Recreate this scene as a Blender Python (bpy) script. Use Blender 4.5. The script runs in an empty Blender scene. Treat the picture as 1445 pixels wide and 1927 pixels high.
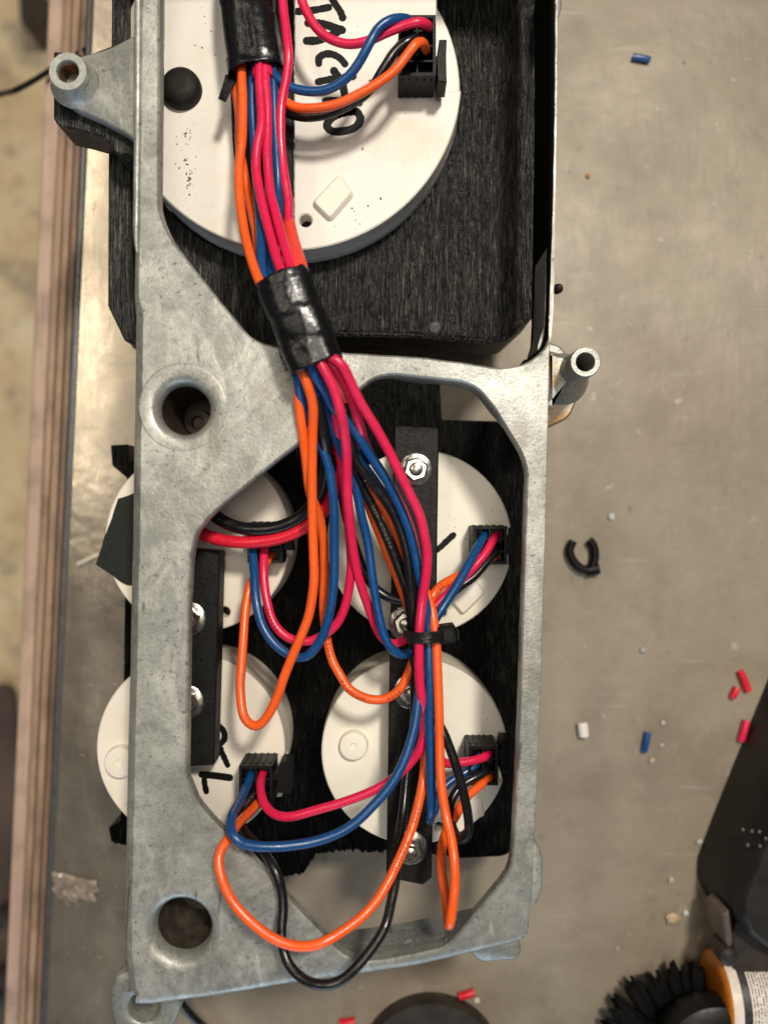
import bpy, bmesh, math, random
import numpy as np
from mathutils import Vector, Matrix
from mathutils.geometry import tessellate_polygon

S = bpy.context.scene
COL = S.collection
R = math.radians
MM = 0.001
random.seed(7)

# ------------------------------------------------------------------ camera
H = 270.0            # lens height over the bench (mm)
FPX = 1542.0         # focal length in photo pixels
cam_d = bpy.data.cameras.new('camera')
cam = bpy.data.objects.new('camera', cam_d); COL.objects.link(cam)
cam.location = (0, 0, H * MM)
cam_d.sensor_fit = 'VERTICAL'; cam_d.sensor_height = 36; cam_d.sensor_width = 27
cam_d.lens = 36.0 * FPX / 1927.0
cam_d.clip_start = 0.005; cam_d.clip_end = 50
cam_d.dof.use_dof = True
cam_d.dof.focus_distance = 0.208
cam_d.dof.aperture_fstop = 8.2
S.camera = cam

# ------------------------------------------------------------------ world, lamps, exposure
w = bpy.data.worlds.new('World'); S.world = w; w.use_nodes = True
bg = w.node_tree.nodes['Background']
bg.inputs[0].default_value = (0.95, 0.97, 1.0, 1); bg.inputs[1].default_value = 0.075
def lamp(name, loc, target, size, power, col):
    d = bpy.data.lights.new(name, 'AREA'); d.shape = 'RECTANGLE'
    d.size, d.size_y = size; d.energy = power; d.color = col
    o = bpy.data.objects.new(name, d); COL.objects.link(o)
    o.location = loc
    o.rotation_euler = (Vector(target) - Vector(loc)).to_track_quat('-Z', 'Y').to_euler()
    return o
lamp('work_lamp', (0.22, 0.40, 0.88), (0, 0, 0.05), (0.10, 0.10), 8.0, (1.0, 0.92, 0.81))
lamp('fill_light', (0.10, 0.12, 1.5), (0, 0, 0.05), (0.5, 0.5), 5.2, (1.0, 0.92, 0.80))  # added soft fill without a fixture, weakens the shadow of the frame rail
lamp('ceiling_tube_lamp', (-0.66, 0.62, 1.5), (-0.66, 0.62, 0), (0.16, 1.1), 4.6, (1.0, 0.88, 0.70))
lamp('doorway_daylight', (-0.10, -1.4, 0.36), (0, 0, 0.06), (1.3, 0.6), 9, (0.60, 0.78, 1.0))
S.view_settings.view_transform = 'Standard'
S.view_settings.look = 'None'
S.view_settings.exposure = 0.0
S.view_settings.gamma = 1.0

# ------------------------------------------------------------------ helpers
def sc(z): return (H - z) / FPX
def P(px, py, z): s = sc(z); return Vector(((px - 722.5) * s, (963.5 - py) * s, z))
def P2(px, py, z): v = P(px, py, z); return (v.x, v.y)

def empty(name, loc, label, cat, group=None):
    o = bpy.data.objects.new(name, None); COL.objects.link(o)
    o.location = Vector(loc) * MM
    o.empty_display_size = 0.005
    o['label'] = label; o['category'] = cat
    if group: o['group'] = group
    return o
def tag(o, label, cat, group=None):
    o['label'] = label; o['category'] = cat
    if group: o['group'] = group
    return o
def wloc(o):
    v = Vector((0, 0, 0))
    while o is not None:
        v += o.location; o = o.parent
    return v
def obj(name, bm, mat, parent=None, smooth=True, angle=38, bevel=None, origin=None, label=None):
    """bm in world millimetres -> one mesh object"""
    if not isinstance(bm, bmesh.types.BMesh):
        vs, fs = bm; bm = bmesh.new()
        vv = [bm.verts.new(v) for v in vs]
        for f in fs:
            try: bm.faces.new([vv[i] for i in f])
            except ValueError: pass
    bmesh.ops.recalc_face_normals(bm, faces=bm.faces)
    base = wloc(parent) if parent else (Vector(origin) * MM if origin is not None else Vector((0, 0, 0)))
    for v in bm.verts: v.co = v.co * MM - base
    me = bpy.data.meshes.new(name); bm.to_mesh(me); bm.free()
    me.materials.append(mat)
    if smooth:
        me.polygons.foreach_set('use_smooth', [True] * len(me.polygons))
        me.set_sharp_from_angle(angle=R(angle))
    o = bpy.data.objects.new(name, me); COL.objects.link(o)
    if parent: o.parent = parent
    elif origin is not None: o.location = base
    if bevel:
        m = o.modifiers.new('bevel', 'BEVEL'); m.width = bevel * MM; m.segments = 2
        m.limit_method = 'ANGLE'; m.angle_limit = R(40)
    if label: o['label'] = label
    return o
def join(*bms):
    out = bmesh.new()
    for b in bms:
        me = bpy.data.meshes.new('t'); b.to_mesh(me); b.free(); out.from_mesh(me); bpy.data.meshes.remove(me)
    return out
def area(pts): return 0.5 * sum(pts[i-1][0]*pts[i][1] - pts[i][0]*pts[i-1][1] for i in range(len(pts)))
def ccw(pts): pts = [tuple(p[:2]) for p in pts]; return pts if area(pts) > 0 else pts[::-1]
def normals2(pts):
    n = len(pts); out = []
    for i in range(n):
        a = np.array(pts[i-1]); b = np.array(pts[i]); c = np.array(pts[(i+1) % n])
        e1 = (b-a)/max(np.linalg.norm(b-a), 1e-9); e2 = (c-b)/max(np.linalg.norm(c-b), 1e-9)
        n1 = np.array((e1[1], -e1[0])); n2 = np.array((e2[1], -e2[0]))
        m = n1+n2; l = np.linalg.norm(m); m = m/l if l > 1e-6 else n1
        out.append(m / max(0.5, float(m @ n1)))
    return out
def inset(pts, d):
    ns = normals2(pts)
    return [(p[0]-n[0]*(d[i] if hasattr(d, '__len__') else d), p[1]-n[1]*(d[i] if hasattr(d, '__len__') else d)) for i, (p, n) in enumerate(zip(pts, ns))]
def round_poly(pts, r, seg=6):
    """pts list of (x,y) or (x,y,r)"""
    out = []; n = len(pts)
    for i in range(n):
        a = np.array(pts[i-1][:2], float); b = np.array(pts[i][:2], float); c = np.array(pts[(i+1) % n][:2], float)
        rr = pts[i][2] if len(pts[i]) > 2 else r
        la, lc = np.linalg.norm(a-b), np.linalg.norm(c-b)
        if rr <= 0 or la < 1e-6 or lc < 1e-6: out.append(tuple(b)); continue
        t = min(rr, la*.45, lc*.45)
        p0 = b+(a-b)/la*t; p1 = b+(c-b)/lc*t
        for k in range(seg+1):
            u = k/seg
            out.append(tuple((1-u)**2*p0+2*u*(1-u)*b+u*u*p1))
    return out
def bridge(bm, l0, l1):
    n = len(l0)
    for i in range(n):
        j = (i+1) % n
        try: bm.faces.new((l0[i], l0[j], l1[j], l1[i]))
        except ValueError: pass
def fill(bm, loops):
    vs = [v for l in loops for v in l]
    for t in tessellate_polygon([[v.co.copy() for v in l] for l in loops]):
        try: bm.faces.new([vs[i] for i in t])
        except ValueError: pass
def ring(bm, pts, z): return [bm.verts.new((p[0], p[1], z)) for p in pts]
def prism(pts, z0, z1, holes=(), ch=0.0, draft=0.0):
    pts = ccw(pts); holes = [ccw(h) for h in holes]
    bm = bmesh.new()
    def wall(p, sgn):
        lo = ring(bm, inset(p, -draft*sgn), z0)
        if ch:
            mid = ring(bm, p, z1-ch); top = ring(bm, inset(p, ch*sgn), z1)
            bridge(bm, lo, mid); bridge(bm, mid, top)
        else:
            top = ring(bm, p, z1); bridge(bm, lo, top)
        return lo, top
    L = [wall(pts, 1)] + [wall(h, -1) for h in holes]
    fill(bm, [l[1] for l in L]); fill(bm, [l[0] for l in L])
    return bm
def box(x0, x1, y0, y1, z0, z1): return prism([(x0, y0), (x1, y0), (x1, y1), (x0, y1)], z0, z1)
def pbox(px0, px1, py0, py1, zref, z0, z1):
    a = P(px0, py0, zref); b = P(px1, py1, zref)
    return box(min(a.x, b.x), max(a.x, b.x), min(a.y, b.y), max(a.y, b.y), z0, z1)
def circ(c, r, n=48, rx=1.0, a0=0): return [(c[0]+r*rx*math.cos(a0+2*math.pi*i/n), c[1]+r*math.sin(a0+2*math.pi*i/n)) for i in range(n)]
def lathe(c, prof, n=48, cap_top=True, cap_bot=False, wob=0):
    bm = bmesh.new(); rings = []
    for r, z in prof:
        rings.append([bm.verts.new((c[0]+r*math.cos(2*math.pi*i/n), c[1]+r*math.sin(2*math.pi*i/n), z)) for i in range(n)])
    for a, b in zip(rings, rings[1:]): bridge(bm, a, b)
    if cap_top: bm.faces.new(rings[-1])
    if cap_bot: bm.faces.new(rings[0])
    return bm
def spline(pts, step=1.0):
    """centripetal Catmull-Rom, resampled"""
    p = [np.array(q, float) for q in pts]
    q = [p[0]]
    for v in p[1:]:
        if np.linalg.norm(v-q[-1]) > 0.05: q.append(v)
    p = q
    if len(p) == 2:
        n = max(2, int(np.linalg.norm(p[1]-p[0])/step)); return np.array([p[0]+(p[1]-p[0])*k/n for k in range(n+1)])
    p = [2*p[0]-p[1]] + p + [2*p[-1]-p[-2]]
    out = []
    for i in range(1, len(p)-2):
        a, b, c, d = p[i-1:i+3]
        t0 = 0; t1 = t0+np.linalg.norm(b-a)**.5; t2 = t1+np.linalg.norm(c-b)**.5; t3 = t2+np.linalg.norm(d-c)**.5
        n = max(4, int(np.linalg.norm(c-b)/0.4))
        for k in range(n):
            t = t1+(t2-t1)*k/n
            A1 = (t1-t)/(t1-t0)*a+(t-t0)/(t1-t0)*b; A2 = (t2-t)/(t2-t1)*b+(t-t1)/(t2-t1)*c; A3 = (t3-t)/(t3-t2)*c+(t-t2)/(t3-t2)*d
            B1 = (t2-t)/(t2-t0)*A1+(t-t0)/(t2-t0)*A2; B2 = (t3-t)/(t3-t1)*A2+(t-t1)/(t3-t1)*A3
            out.append((t2-t)/(t2-t1)*B1+(t-t1)/(t2-t1)*B2)
    out.append(p[-2]); out = np.array(out)
    for _ in range(3): out[1:-1] = (out[:-2]+2*out[1:-1]+out[2:])/4
    s = np.r_[0, np.cumsum(np.linalg.norm(np.diff(out, axis=0), axis=1))]
    m = max(3, int(s[-1]/step)); ss = np.linspace(0, s[-1], m+1)
    return np.c_[np.interp(ss, s, out[:, 0]), np.interp(ss, s, out[:, 1]), np.interp(ss, s, out[:, 2])]
def frames(c):
    t = np.gradient(c, axis=0); t /= np.linalg.norm(t, axis=1)[:, None]+1e-12
    n = np.zeros_like(t); u = np.array((0, 0, 1.0)); u = u-t[0]*(u@t[0])
    if np.linalg.norm(u) < .05: u = np.array((1.0, 0, 0)); u = u-t[0]*(u@t[0])
    n[0] = u/np.linalg.norm(u)
    for i in range(1, len(c)):
        u = n[i-1]-t[i]*(n[i-1]@t[i]); n[i] = u/(np.linalg.norm(u)+1e-12)
    return t, n, np.cross(t, n)
def tube(c, r, n=12, cap=True, shape=None):
    """shape(i,theta)->(along n, along b) multiplies; r scalar or per-sample"""
    bm = bmesh.new(); t, nn, b = frames(c); rings = []
    for i in range(len(c)):
        rr = r[i] if hasattr(r, '__len__') else r
        l = []
        for k in range(n):
            th = 2*math.pi*k/n
            a, bb = (math.cos(th)*rr, math.sin(th)*rr) if shape is None else shape(i, th)
            l.append(bm.verts.new(c[i]+nn[i]*a+b[i]*bb))
        rings.append(l)
    for x, y in zip(rings, rings[1:]): bridge(bm, x, y)
    if cap: bm.faces.new(rings[0]); bm.faces.new(rings[-1])
    return bm
def zfill(path):
    """[(px,py[,z])] -> 3-D points; missing heights interpolated along the length"""
    xy = np.array([q[:2] for q in path], float)
    s = np.r_[0, np.cumsum(np.hypot(*np.diff(xy, axis=0).T))]
    k = [i for i, q in enumerate(path) if len(q) > 2]
    z = np.interp(s, s[k], [path[i][2] for i in k])
    return [P(a[0], a[1], zz) for a, zz in zip(xy, z)]
def stroke(pts, z, wd, th=0.05, jit=0.0):
    """marker stroke: flat ribbon with round ends; pts photo px, wd px"""
    c = spline([P(a, b, z) for a, b in pts], 0.35); c[:, 2] = z
    wm = wd*sc(z)/2; t = np.gradient(c, axis=0); t /= np.linalg.norm(t, axis=1)[:, None]
    nrm = np.c_[-t[:, 1], t[:, 0]]
    ww = [wm*(1+random.uniform(-.09, .09)) for _ in c]
    L = [tuple(c[i, :2]+nrm[i]*ww[i]) for i in range(len(c))]; Rr = [tuple(c[i, :2]-nrm[i]*ww[i]) for i in range(len(c))]
    def capp(i, d): return [tuple(c[i, :2]+wm*(math.cos(a)*nrm[i]*(1)+math.sin(a)*t[i, :2]*d)) for a in (R(35), R(70), R(110), R(145))]
    bm = bmesh.new()
    for zz in (z, z+th):
        lv = [bm.verts.new((*p, zz)) for p in L]; rv = [bm.verts.new((*p, zz)) for p in Rr]
        for i in range(len(c)-1): bm.faces.new((lv[i], lv[i+1], rv[i+1], rv[i]))
        e = [bm.verts.new((*p, zz)) for p in capp(-1, 1)]; bm.faces.new([lv[-1]]+e+[rv[-1]])
        e = [bm.verts.new((*p, zz)) for p in capp(0, -1)]; bm.faces.new([lv[0]]+e+[rv[0]])
    return bm

# ------------------------------------------------------------------ materials
class NT:
    def __init__(s, name):
        s.m = bpy.data.materials.new(name); s.m.use_nodes = True
        s.t = s.m.node_tree; s.b = s.t.nodes['Principled BSDF']; s.co = s.t.nodes.new('ShaderNodeTexCoord').outputs['Object']
    def n(s, t, **k):
        x = s.t.nodes.new(t)
        for a, v in k.items(): setattr(x, a, v)
        return x
    def l(s, a, b): s.t.links.new(a, b)
    def mapping(s, scale=(1, 1, 1), rot=0, loc=(0, 0, 0)):
        x = s.n('ShaderNodeMapping'); x.inputs['Scale'].default_value = scale; x.inputs['Rotation'].default_value = (0, 0, rot)
        x.inputs['Location'].default_value = loc; s.l(s.co, x.inputs['Vector']); return x.outputs[0]
    def noise(s, scale, detail=6, rough=.6, vec=None, dist=0):
        x = s.n('ShaderNodeTexNoise'); x.inputs['Scale'].default_value = scale; x.inputs['Detail'].default_value = detail
        x.inputs['Roughness'].default_value = rough; x.inputs['Distortion'].default_value = dist
        s.l(vec if vec is not None else s.co, x.inputs['Vector']); return x.outputs['Fac']
    def ramp(s, fac, stops):
        x = s.n('ShaderNodeValToRGB'); e = x.color_ramp.elements
        while len(e) < len(stops): e.new(.5)
        for a, (p, c) in zip(e, stops):
            a.position = p; a.color = (*c, 1) if hasattr(c, '__len__') else (c, c, c, 1)
        s.l(fac, x.inputs[0]); return x.outputs[0]
    def mix(s, fac, a, b, mode='MIX'):
        x = s.n('ShaderNodeMix', data_type='RGBA', blend_type=mode)
        if isinstance(fac, (int, float)): x.inputs[0].default_value = fac
        else: s.l(fac, x.inputs[0])
        for q, i in ((a, 6), (b, 7)):
            if hasattr(q, 'links') or hasattr(q, 'is_linked'): s.l(q, x.inputs[i])
            else: x.inputs[i].default_value = (*q, 1)
        return x.outputs[2]
    def bump(s, h, st, d=.001, prev=None):
        x = s.n('ShaderNodeBump'); x.inputs['Strength'].default_value = st; x.inputs['Distance'].default_value = d
        s.l(h, x.inputs['Height'])
        if prev is not None: s.l(prev, x.inputs['Normal'])
        s.l(x.outputs[0], s.b.inputs['Normal']); return x.outputs[0]
    def set(s, **k):
        for a, v in k.items():
            i = s.b.inputs[a.replace('_', ' ')]
            if hasattr(v, 'is_linked'): s.l(v, i)
            else: i.default_value = (*v, 1) if hasattr(v, '__len__') and len(v) == 3 else v
        return s

def m_simple(name, col, rough=.5, metallic=0., var=.15, scale=400, bump=0., bscale=2000, spec=.5):
    n = NT(name); f = n.noise(scale, 5)
    c = n.ramp(f, [(.3, tuple(x*(1-var) for x in col)), (.7, tuple(min(1, x*(1+var)) for x in col))])
    n.set(Base_Color=c, Metallic=metallic, Specular_IOR_Level=spec)
    n.set(Roughness=n.ramp(n.noise(scale*2.3, 4), [(.3, max(.02, rough-.07)), (.7, min(1, rough+.1))]))
    if bump: n.bump(n.noise(bscale, 3), bump, .0004)
    return n.m

def m_zinc(name, rust=0.0):
    n = NT(name)
    c = n.ramp(n.noise(70, 9, .72), [(.30, (.25, .255, .23)), (.44, (.345, .35, .32)), (.56, (.385, .39, .355)), (.72, (.50, .50, .44))])
    fine = n.ramp(n.noise(520, 6, .8), [(.28, .66), (.5, 1.), (.72, 1.22)])
    c = n.mix(1., c, fine, 'MULTIPLY')
    st = n.ramp(n.noise(26, 6, .65, n.mapping(loc=(.3, .1, 0)), .6), [(.44, 0.), (.66, 1.)])
    c = n.mix(n_mul(n, st, .6), c, (.20, .205, .19))
    oil = n.ramp(n.noise(27, 8, .75, n.mapping(loc=(.8, .45, 0)), .9), [(.50, 0.), (.60, 1.)])
    c = n.mix(n_mul(n, oil, .6), c, (.195, .195, .175))
    wn = n.ramp(n.noise(33, 9, .78, n.mapping(loc=(.2, .85, 0)), .8), [(.52, 0.), (.66, 1.)])
    c = n.mix(n_mul(n, wn, .5), c, (.66, .65, .58))
    ws = n.ramp(n.noise(150, 7, .75, n.mapping((1, .4, 1), R(35)), 1.0), [(.53, 0.), (.68, 1.)])
    c = n.mix(n_mul(n, ws, .45), c, (.66, .65, .56))
    sp = n.ramp(n.noise(850, 4, .6), [(.60, 0.), (.67, 1.)])
    pm = n.ramp(n.noise(45, 4), [(.42, .25), (.6, 1.)])
    c = n.mix(n_mul(n, n.mix(1., sp, pm, 'MULTIPLY'), .75), c, (.06, .06, .05))
    for rot, sc_, lo, k, col in ((-40, 210, .68, .7, (.10, .10, .095)), (62, 260, .69, .6, (.11, .11, .10)), (12, 240, .68, .6, (.62, .61, .55)), (-75, 180, .70, .6, (.09, .09, .09))):
        f = n.ramp(n.noise(sc_, 2, .5, n.mapping((1, .22, 1), R(rot), (rot*.013, .3, 0)), .6), [(lo+.02, 0.), (lo+.05, 1.)])
        c = n.mix(n_mul(n, f, k), c, col)
    gm = n.ramp(n.noise(60, 6, .7, n.mapping((1, .35, 1), 0, (.6, .2, 0))), [(.54, 0.), (.68, 1.)])
    c = n.mix(n_mul(n, gm, .45), c, (.20, .17, .12))
    if rust:
        rs = n.ramp(n.noise(110, 6, .6), [(.5-rust*.3, 0.), (.62, 1.)])
        c = n.mix(n_mul(n, rs, .9), c, (.36, .20, .07))
    n.set(Base_Color=c, Metallic=.50)
    n.set(Roughness=n.ramp(n.noise(45, 7, .65), [(.32, .34), (.68, .60)]))
    b = n.bump(n.noise(1500, 3), .28, .0003)
    b = n.bump(n.noise(170, 6, .6), .13, .0008, b)
    n.bump(n.noise(38, 3, .5), .22, .003, b)
    return n.m
def n_mul(n, f, k):
    x = n.n('ShaderNodeMath', operation='MULTIPLY'); n.l(f, x.inputs[0]); x.inputs[1].default_value = k; return x.outputs[0]

def m_print(name, base=.016, spec=.35):
    """layered black 3-D print: ragged parallel extrusion lines"""
    n = NT(name)
    l1 = n.noise(1700, 3, .65, n.mapping((1, .09, 1), 0, (.2, .1, 0)), .5); l2 = n.noise(620, 4, .6, n.mapping((1, .10, 1)))
    blot = n.noise(130, 6, .7)
    c = n.ramp(l1, [(.38, (base*.08,)*3), (.48, (base*.5, base*.48, base*.42)), (.57, (base*3.4, base*3.2, base*2.7)), (.68, (base*10, base*9.4, base*7.8))])
    c = n.mix(1., c, n.ramp(blot, [(.3, .45), (.65, 1.25)]), 'MULTIPLY')
    gl = n.ramp(n.noise(2300, 2, .5, n.mapping((1, .3, 1), 0, (.3, .2, 0))), [(.69, 0.), (.75, 1.)])  # pale glints painted into the colour
    c = n.mix(n_mul(n, gl, .5 if spec > .2 else .06), c, (.22, .22, .20))
    n.set(Base_Color=c, Specular_IOR_Level=spec)
    n.set(Roughness=n.ramp(blot, [(.3, .30), (.7, .58)]))
    b = n.bump(l1, 1.0, .0010); b = n.bump(l2, .7, .0010, b); n.bump(blot, .3, .001, b)
    return n.m

def m_white(name, col):
    n = NT(name)
    c = n.ramp(n.noise(22, 4, .55), [(.3, tuple(x*.90 for x in col)), (.7, col)])
    yl = n.ramp(n.noise(48, 6, .65, n.mapping(loc=(.13, .4, 0))), [(.52, 0.), (.72, 1.)])
    c = n.mix(n_mul(n, yl, .5), c, (.66, .54, .36))
    sp = n.ramp(n.noise(1300, 2, .4), [(.70, 0.), (.745, 1.)])
    pm = n.ramp(n.noise(55, 4), [(.45, .12), (.62, .75)])
    c = n.mix(n.mix(1., sp, pm, 'MULTIPLY'), c, (.10, .085, .06))
    n.set(Base_Color=c, Roughness=n.ramp(n.noise(90, 4), [(.3, .38), (.7, .52)]), Specular_IOR_Level=.4)
    n.bump(n.noise(2500, 2), .06, .0003)
    return n.m

def m_wire(name, col, rough=.27, sub=.0):
    n = NT(name)
    c = n.ramp(n.noise(160, 4), [(.3, tuple(x*.88 for x in col)), (.7, tuple(min(1, x*1.06) for x in col))])
    fd = n.ramp(n.noise(75, 5, .6), [(.52, 0.), (.72, 1.)])
    c = n.mix(n_mul(n, fd, .16), c, tuple(x*.75+.07 for x in col))
    gr = n.ramp(n.noise(130, 6, .7, n.mapping(loc=(.4, .2, .1))), [(.60, 0.), (.72, 1.)])
    c = n.mix(n_mul(n, gr, .35), c, tuple(x*.3+.012 for x in col))
    d = n.ramp(n.noise(900, 4, .6), [(.63, 0.), (.72, 1.)])
    c = n.mix(n_mul(n, d, .5), c, tuple(x*.35+.02 for x in col))
    n.set(Base_Color=c, Roughness=n.ramp(n.noise(700, 3), [(.3, rough-.06), (.7, rough+.12)]), Specular_IOR_Level=.5)
    n.bump(n.noise(500, 3), .08, .0005)
    return n.m

def m_bench():
    n = NT('brushed_steel_bench')
    big = n.noise(9, 7, .65, None, .4)
    c = n.ramp(big, [(.28, (.19, .155, .11)), (.5, (.275, .234, .174)), (.74, (.355, .308, .236))])
    pk = n.ramp(n.noise(14, 5, .55, n.mapping(loc=(.5, .2, 0))), [(.45, 0.), (.7, 1.)])
    c = n.mix(n_mul(n, pk, .4), c, (.26, .20, .165))
    dirt = n.ramp(n.noise(30, 9, .75, n.mapping(loc=(.1, .7, 0))), [(.52, 0.), (.72, 1.)])
    c = n.mix(n_mul(n, dirt, .42), c, (.125, .10, .072))
    spots = n.ramp(n.noise(170, 3, .5), [(.69, 0.), (.75, 1.)])
    c = n.mix(n_mul(n, spots, .5), c, (.50, .46, .40))
    sp2 = n.ramp(n.noise(95, 5, .6, n.mapping(loc=(.9, .3, 0))), [(.65, 0.), (.74, 1.)])
    c = n.mix(n_mul(n, sp2, .55), c, (.11, .08, .045))
    scr = n.ramp(n.noise(300, 3, .5, n.mapping((.08, 1, 1), R(25))), [(.66, 0.), (.74, 1.)])
    c = n.mix(n_mul(n, scr, .20), c, (.55, .51, .45))
    mo = n.ramp(n.noise(48, 7, .7, n.mapping(loc=(.4, .15, 0)), .5), [(.48, 0.), (.66, 1.)])
    c = n.mix(n_mul(n, mo, .28), c, (.14, .115, .085))
    sm = n.ramp(n.noise(42, 8, .75, n.mapping((1, .7, 1), .5, (.33, .61, 0)), .5), [(.60, 0.), (.72, 1.)])
    c = n.mix(n_mul(n, sm, .4), c, (.42, .385, .33))
    # the strip along the left edge is paler, smoother and more metallic than the middle
    sx = n.n('ShaderNodeSeparateXYZ'); n.l(n.co, sx.inputs[0])
    ad = n.n('ShaderNodeMath', operation='MULTIPLY_ADD'); n.l(n.noise(20, 4), ad.inputs[0]); ad.inputs[1].default_value = .05; n.l(sx.outputs[0], ad.inputs[2])
    pol = n.ramp(ad.outputs[0], [(0., 1.), (.001, 0.)])
    mr = n.n('ShaderNodeMapRange'); n.l(ad.outputs[0], mr.inputs['Value']); mr.inputs[1].default_value = -.075; mr.inputs[2].default_value = -.015; mr.inputs[3].default_value = 1; mr.inputs[4].default_value = 0
    pol = mr.outputs[0]
    c = n.mix(pol, c, n.mix(1., c, (1.75, 1.8, 1.9), 'MULTIPLY'))
    arc = n.ramp(n.noise(190, 4, .6, n.mapping((1, .07, 1), R(68), (.2, .3, 0)), 1.2), [(.62, 0.), (.72, 1.)])
    c = n.mix(n_mul(n, n.mix(1., arc, pol, 'MULTIPLY'), .4), c, (.58, .55, .50))
    n.set(Base_Color=c, Metallic=n.ramp(pol, [(0., .12), (1., .82)]))
    r0 = n.ramp(n.noise(40, 6, .6), [(.3, .44), (.7, .60)])
    n.set(Roughness=n.mix(pol, r0, n.ramp(n.noise(60, 6, .7, n.mapping((1, .3, 1))), [(.3, .17), (.7, .34)])), Specular_IOR_Level=.4)
    b = n.bump(n.noise(700, 2, .5, n.mapping((1, .04, 1), R(-2.5))), .12, .0004)
    n.bump(n.noise(25, 4), .22, .004, b)
    return n.m

ZINC = m_zinc('cast_zinc'); ZINC_RUST = m_zinc('rusty_cast_zinc', .12)
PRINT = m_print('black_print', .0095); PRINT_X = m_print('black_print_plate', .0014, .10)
WHITE = m_white('cream_plastic', (.85, .80, .725)); WHITE2 = m_white('ivory_plastic', (.86, .815, .70))
WHITE3 = m_white('warm_white_plastic', (.82, .745, .635))
PINK = m_wire('pink_wire_pvc', (.70, .014, .075)); REDW = m_wire('red_wire_pvc', (.68, .012, .035), .28)
ORANGE = m_wire('orange_wire_pvc', (.90, .115, .014)); BLUE = m_wire('blue_wire_pvc', (.003, .060, .20))
BLACKW = m_wire('black_wire_pvc', (.007, .007, .008), .24)
SHRINK = m_simple('heat_shrink', (.75, .055, .035), .42, 0, .12)
TAPE = m_simple('vinyl_tape', (.005, .005, .006), .24, 0, .3, 300, .3, 500, .4)
NYLON = m_simple('black_nylon', (.0045, .0045, .005), .45, 0, .3, 500, .12, 2000, .18)
BAR = m_simple('black_painted_bar', (.0050, .0048, .0045), .55, 0, .5, 260, .35, 900, .25)
RUBBER = m_simple('black_rubber', (.012, .010, .0075), .62, 0, .3, 300, .2, 2000, .25)
CHROME = m_simple('zinc_plated_steel', (.50, .48, .43), .24, 1.0, .12, 400)
INK = m_simple('marker_ink', (.004, .0035, .0035), .5, 0, .3, 600, 0, 1, .15)
CLOTH = m_simple('cloth_tape', (.012, .014, .011), .7, 0, .35, 900, .6, 1800, .3)
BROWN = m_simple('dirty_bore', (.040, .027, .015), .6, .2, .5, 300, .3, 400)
BENCH = m_bench()

# ------------------------------------------------------------------ setting: bench, edge trim, floor
def strip(x0, x1, z0, z1, mat, name, parent=None, bevel=.6, label=None):
    """long strip along the bench edge between two (top px, bottom px) lines read at height z1"""
    a, b = P(x0[0], -300, z1), P(x1[0], -300, z1); c, d = P(x1[1], 2230, z1), P(x0[1], 2230, z1)
    return obj(name, prism([a, b, c, d], z0, z1), mat, parent, bevel=bevel, label=label)
e0 = P(186, -300, 0); e1 = P(70, 2230, 0)
bx = prism([(e0.x, e0.y), (260, e0.y), (260, e1.y), (e1.x, e1.y)], -3, 0)
o = obj('workbench_top', bx, BENCH, bevel=1.2); o['kind'] = 'structure'

def m_wood(name, c0, c1):
    n = NT(name)
    f = n.noise(420, 5, .6, n.mapping((1, .02, .3), R(-2.5)))
    c = n.ramp(f, [(.3, c0), (.7, c1)])
    d = n.ramp(n.noise(50, 5), [(.45, 0.), (.68, 1.)])
    c = n.mix(n_mul(n, d, .6), c, tuple(x*.4 for x in c0))
    n.set(Base_Color=c, Roughness=.55); n.bump(f, .4, .0006); return n.m
WA = m_wood('trim_wood_pinkish', (.42, .285, .215), (.55, .395, .305)); WB = m_wood('trim_wood_brown', (.27, .17, .11), (.40, .27, .18))
WC = m_wood('trim_wood_dark', (.15, .095, .062), (.24, .155, .10)); GREYM = m_simple('grey_edge_channel', (.12, .125, .13), .4, .6, .2, 200)
ed = empty('bench_edge_trim', P(110, 960, -14), 'long worn wooden strips edging the left side of the steel bench', 'wooden trim')
strip((180, 62), (186, 79), -14, -4.0, GREYM, 'metal_channel', ed, .4, 'thin grey metal channel beside the steel')
strip((165, 50), (178.5, 61), -24, -7, WC, 'wood_strip', ed, .8)
strip((150, 34), (164, 49), -32, -13, WB, 'wood_strip', ed, .8)
strip((134, 20), (149, 33), -44, -22, WB, 'wood_strip', ed, .8)
strip((104, -6), (133, 19), -80, -50, WA, 'wood_strip', ed, 1.0)

def m_floor():
    n = NT('concrete_floor')
    c = n.ramp(n.noise(9, 7, .62), [(.3, (.48, .34, .17)), (.5, (.68, .52, .30)), (.7, (.78, .65, .43))])
    d = n.ramp(n.noise(22, 4, .55, n.mapping(loc=(.2, .4, 0))), [(.54, 0.), (.64, 1.)])
    c = n.mix(n_mul(n, d, .65), c, (.26, .21, .16))
    e = n.ramp(n.noise(60, 4, .6), [(.56, 0.), (.66, 1.)])
    c = n.mix(n_mul(n, e, .4), c, (.30, .24, .17))
    n.set(Base_Color=c, Roughness=.8); n.bump(n.noise(60, 5), .3, .003); return n.m
o = obj('concrete_floor', box(-3000, 3000, -3000, 3000, -470, -450), m_floor(), smooth=False); o['kind'] = 'structure'

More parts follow.
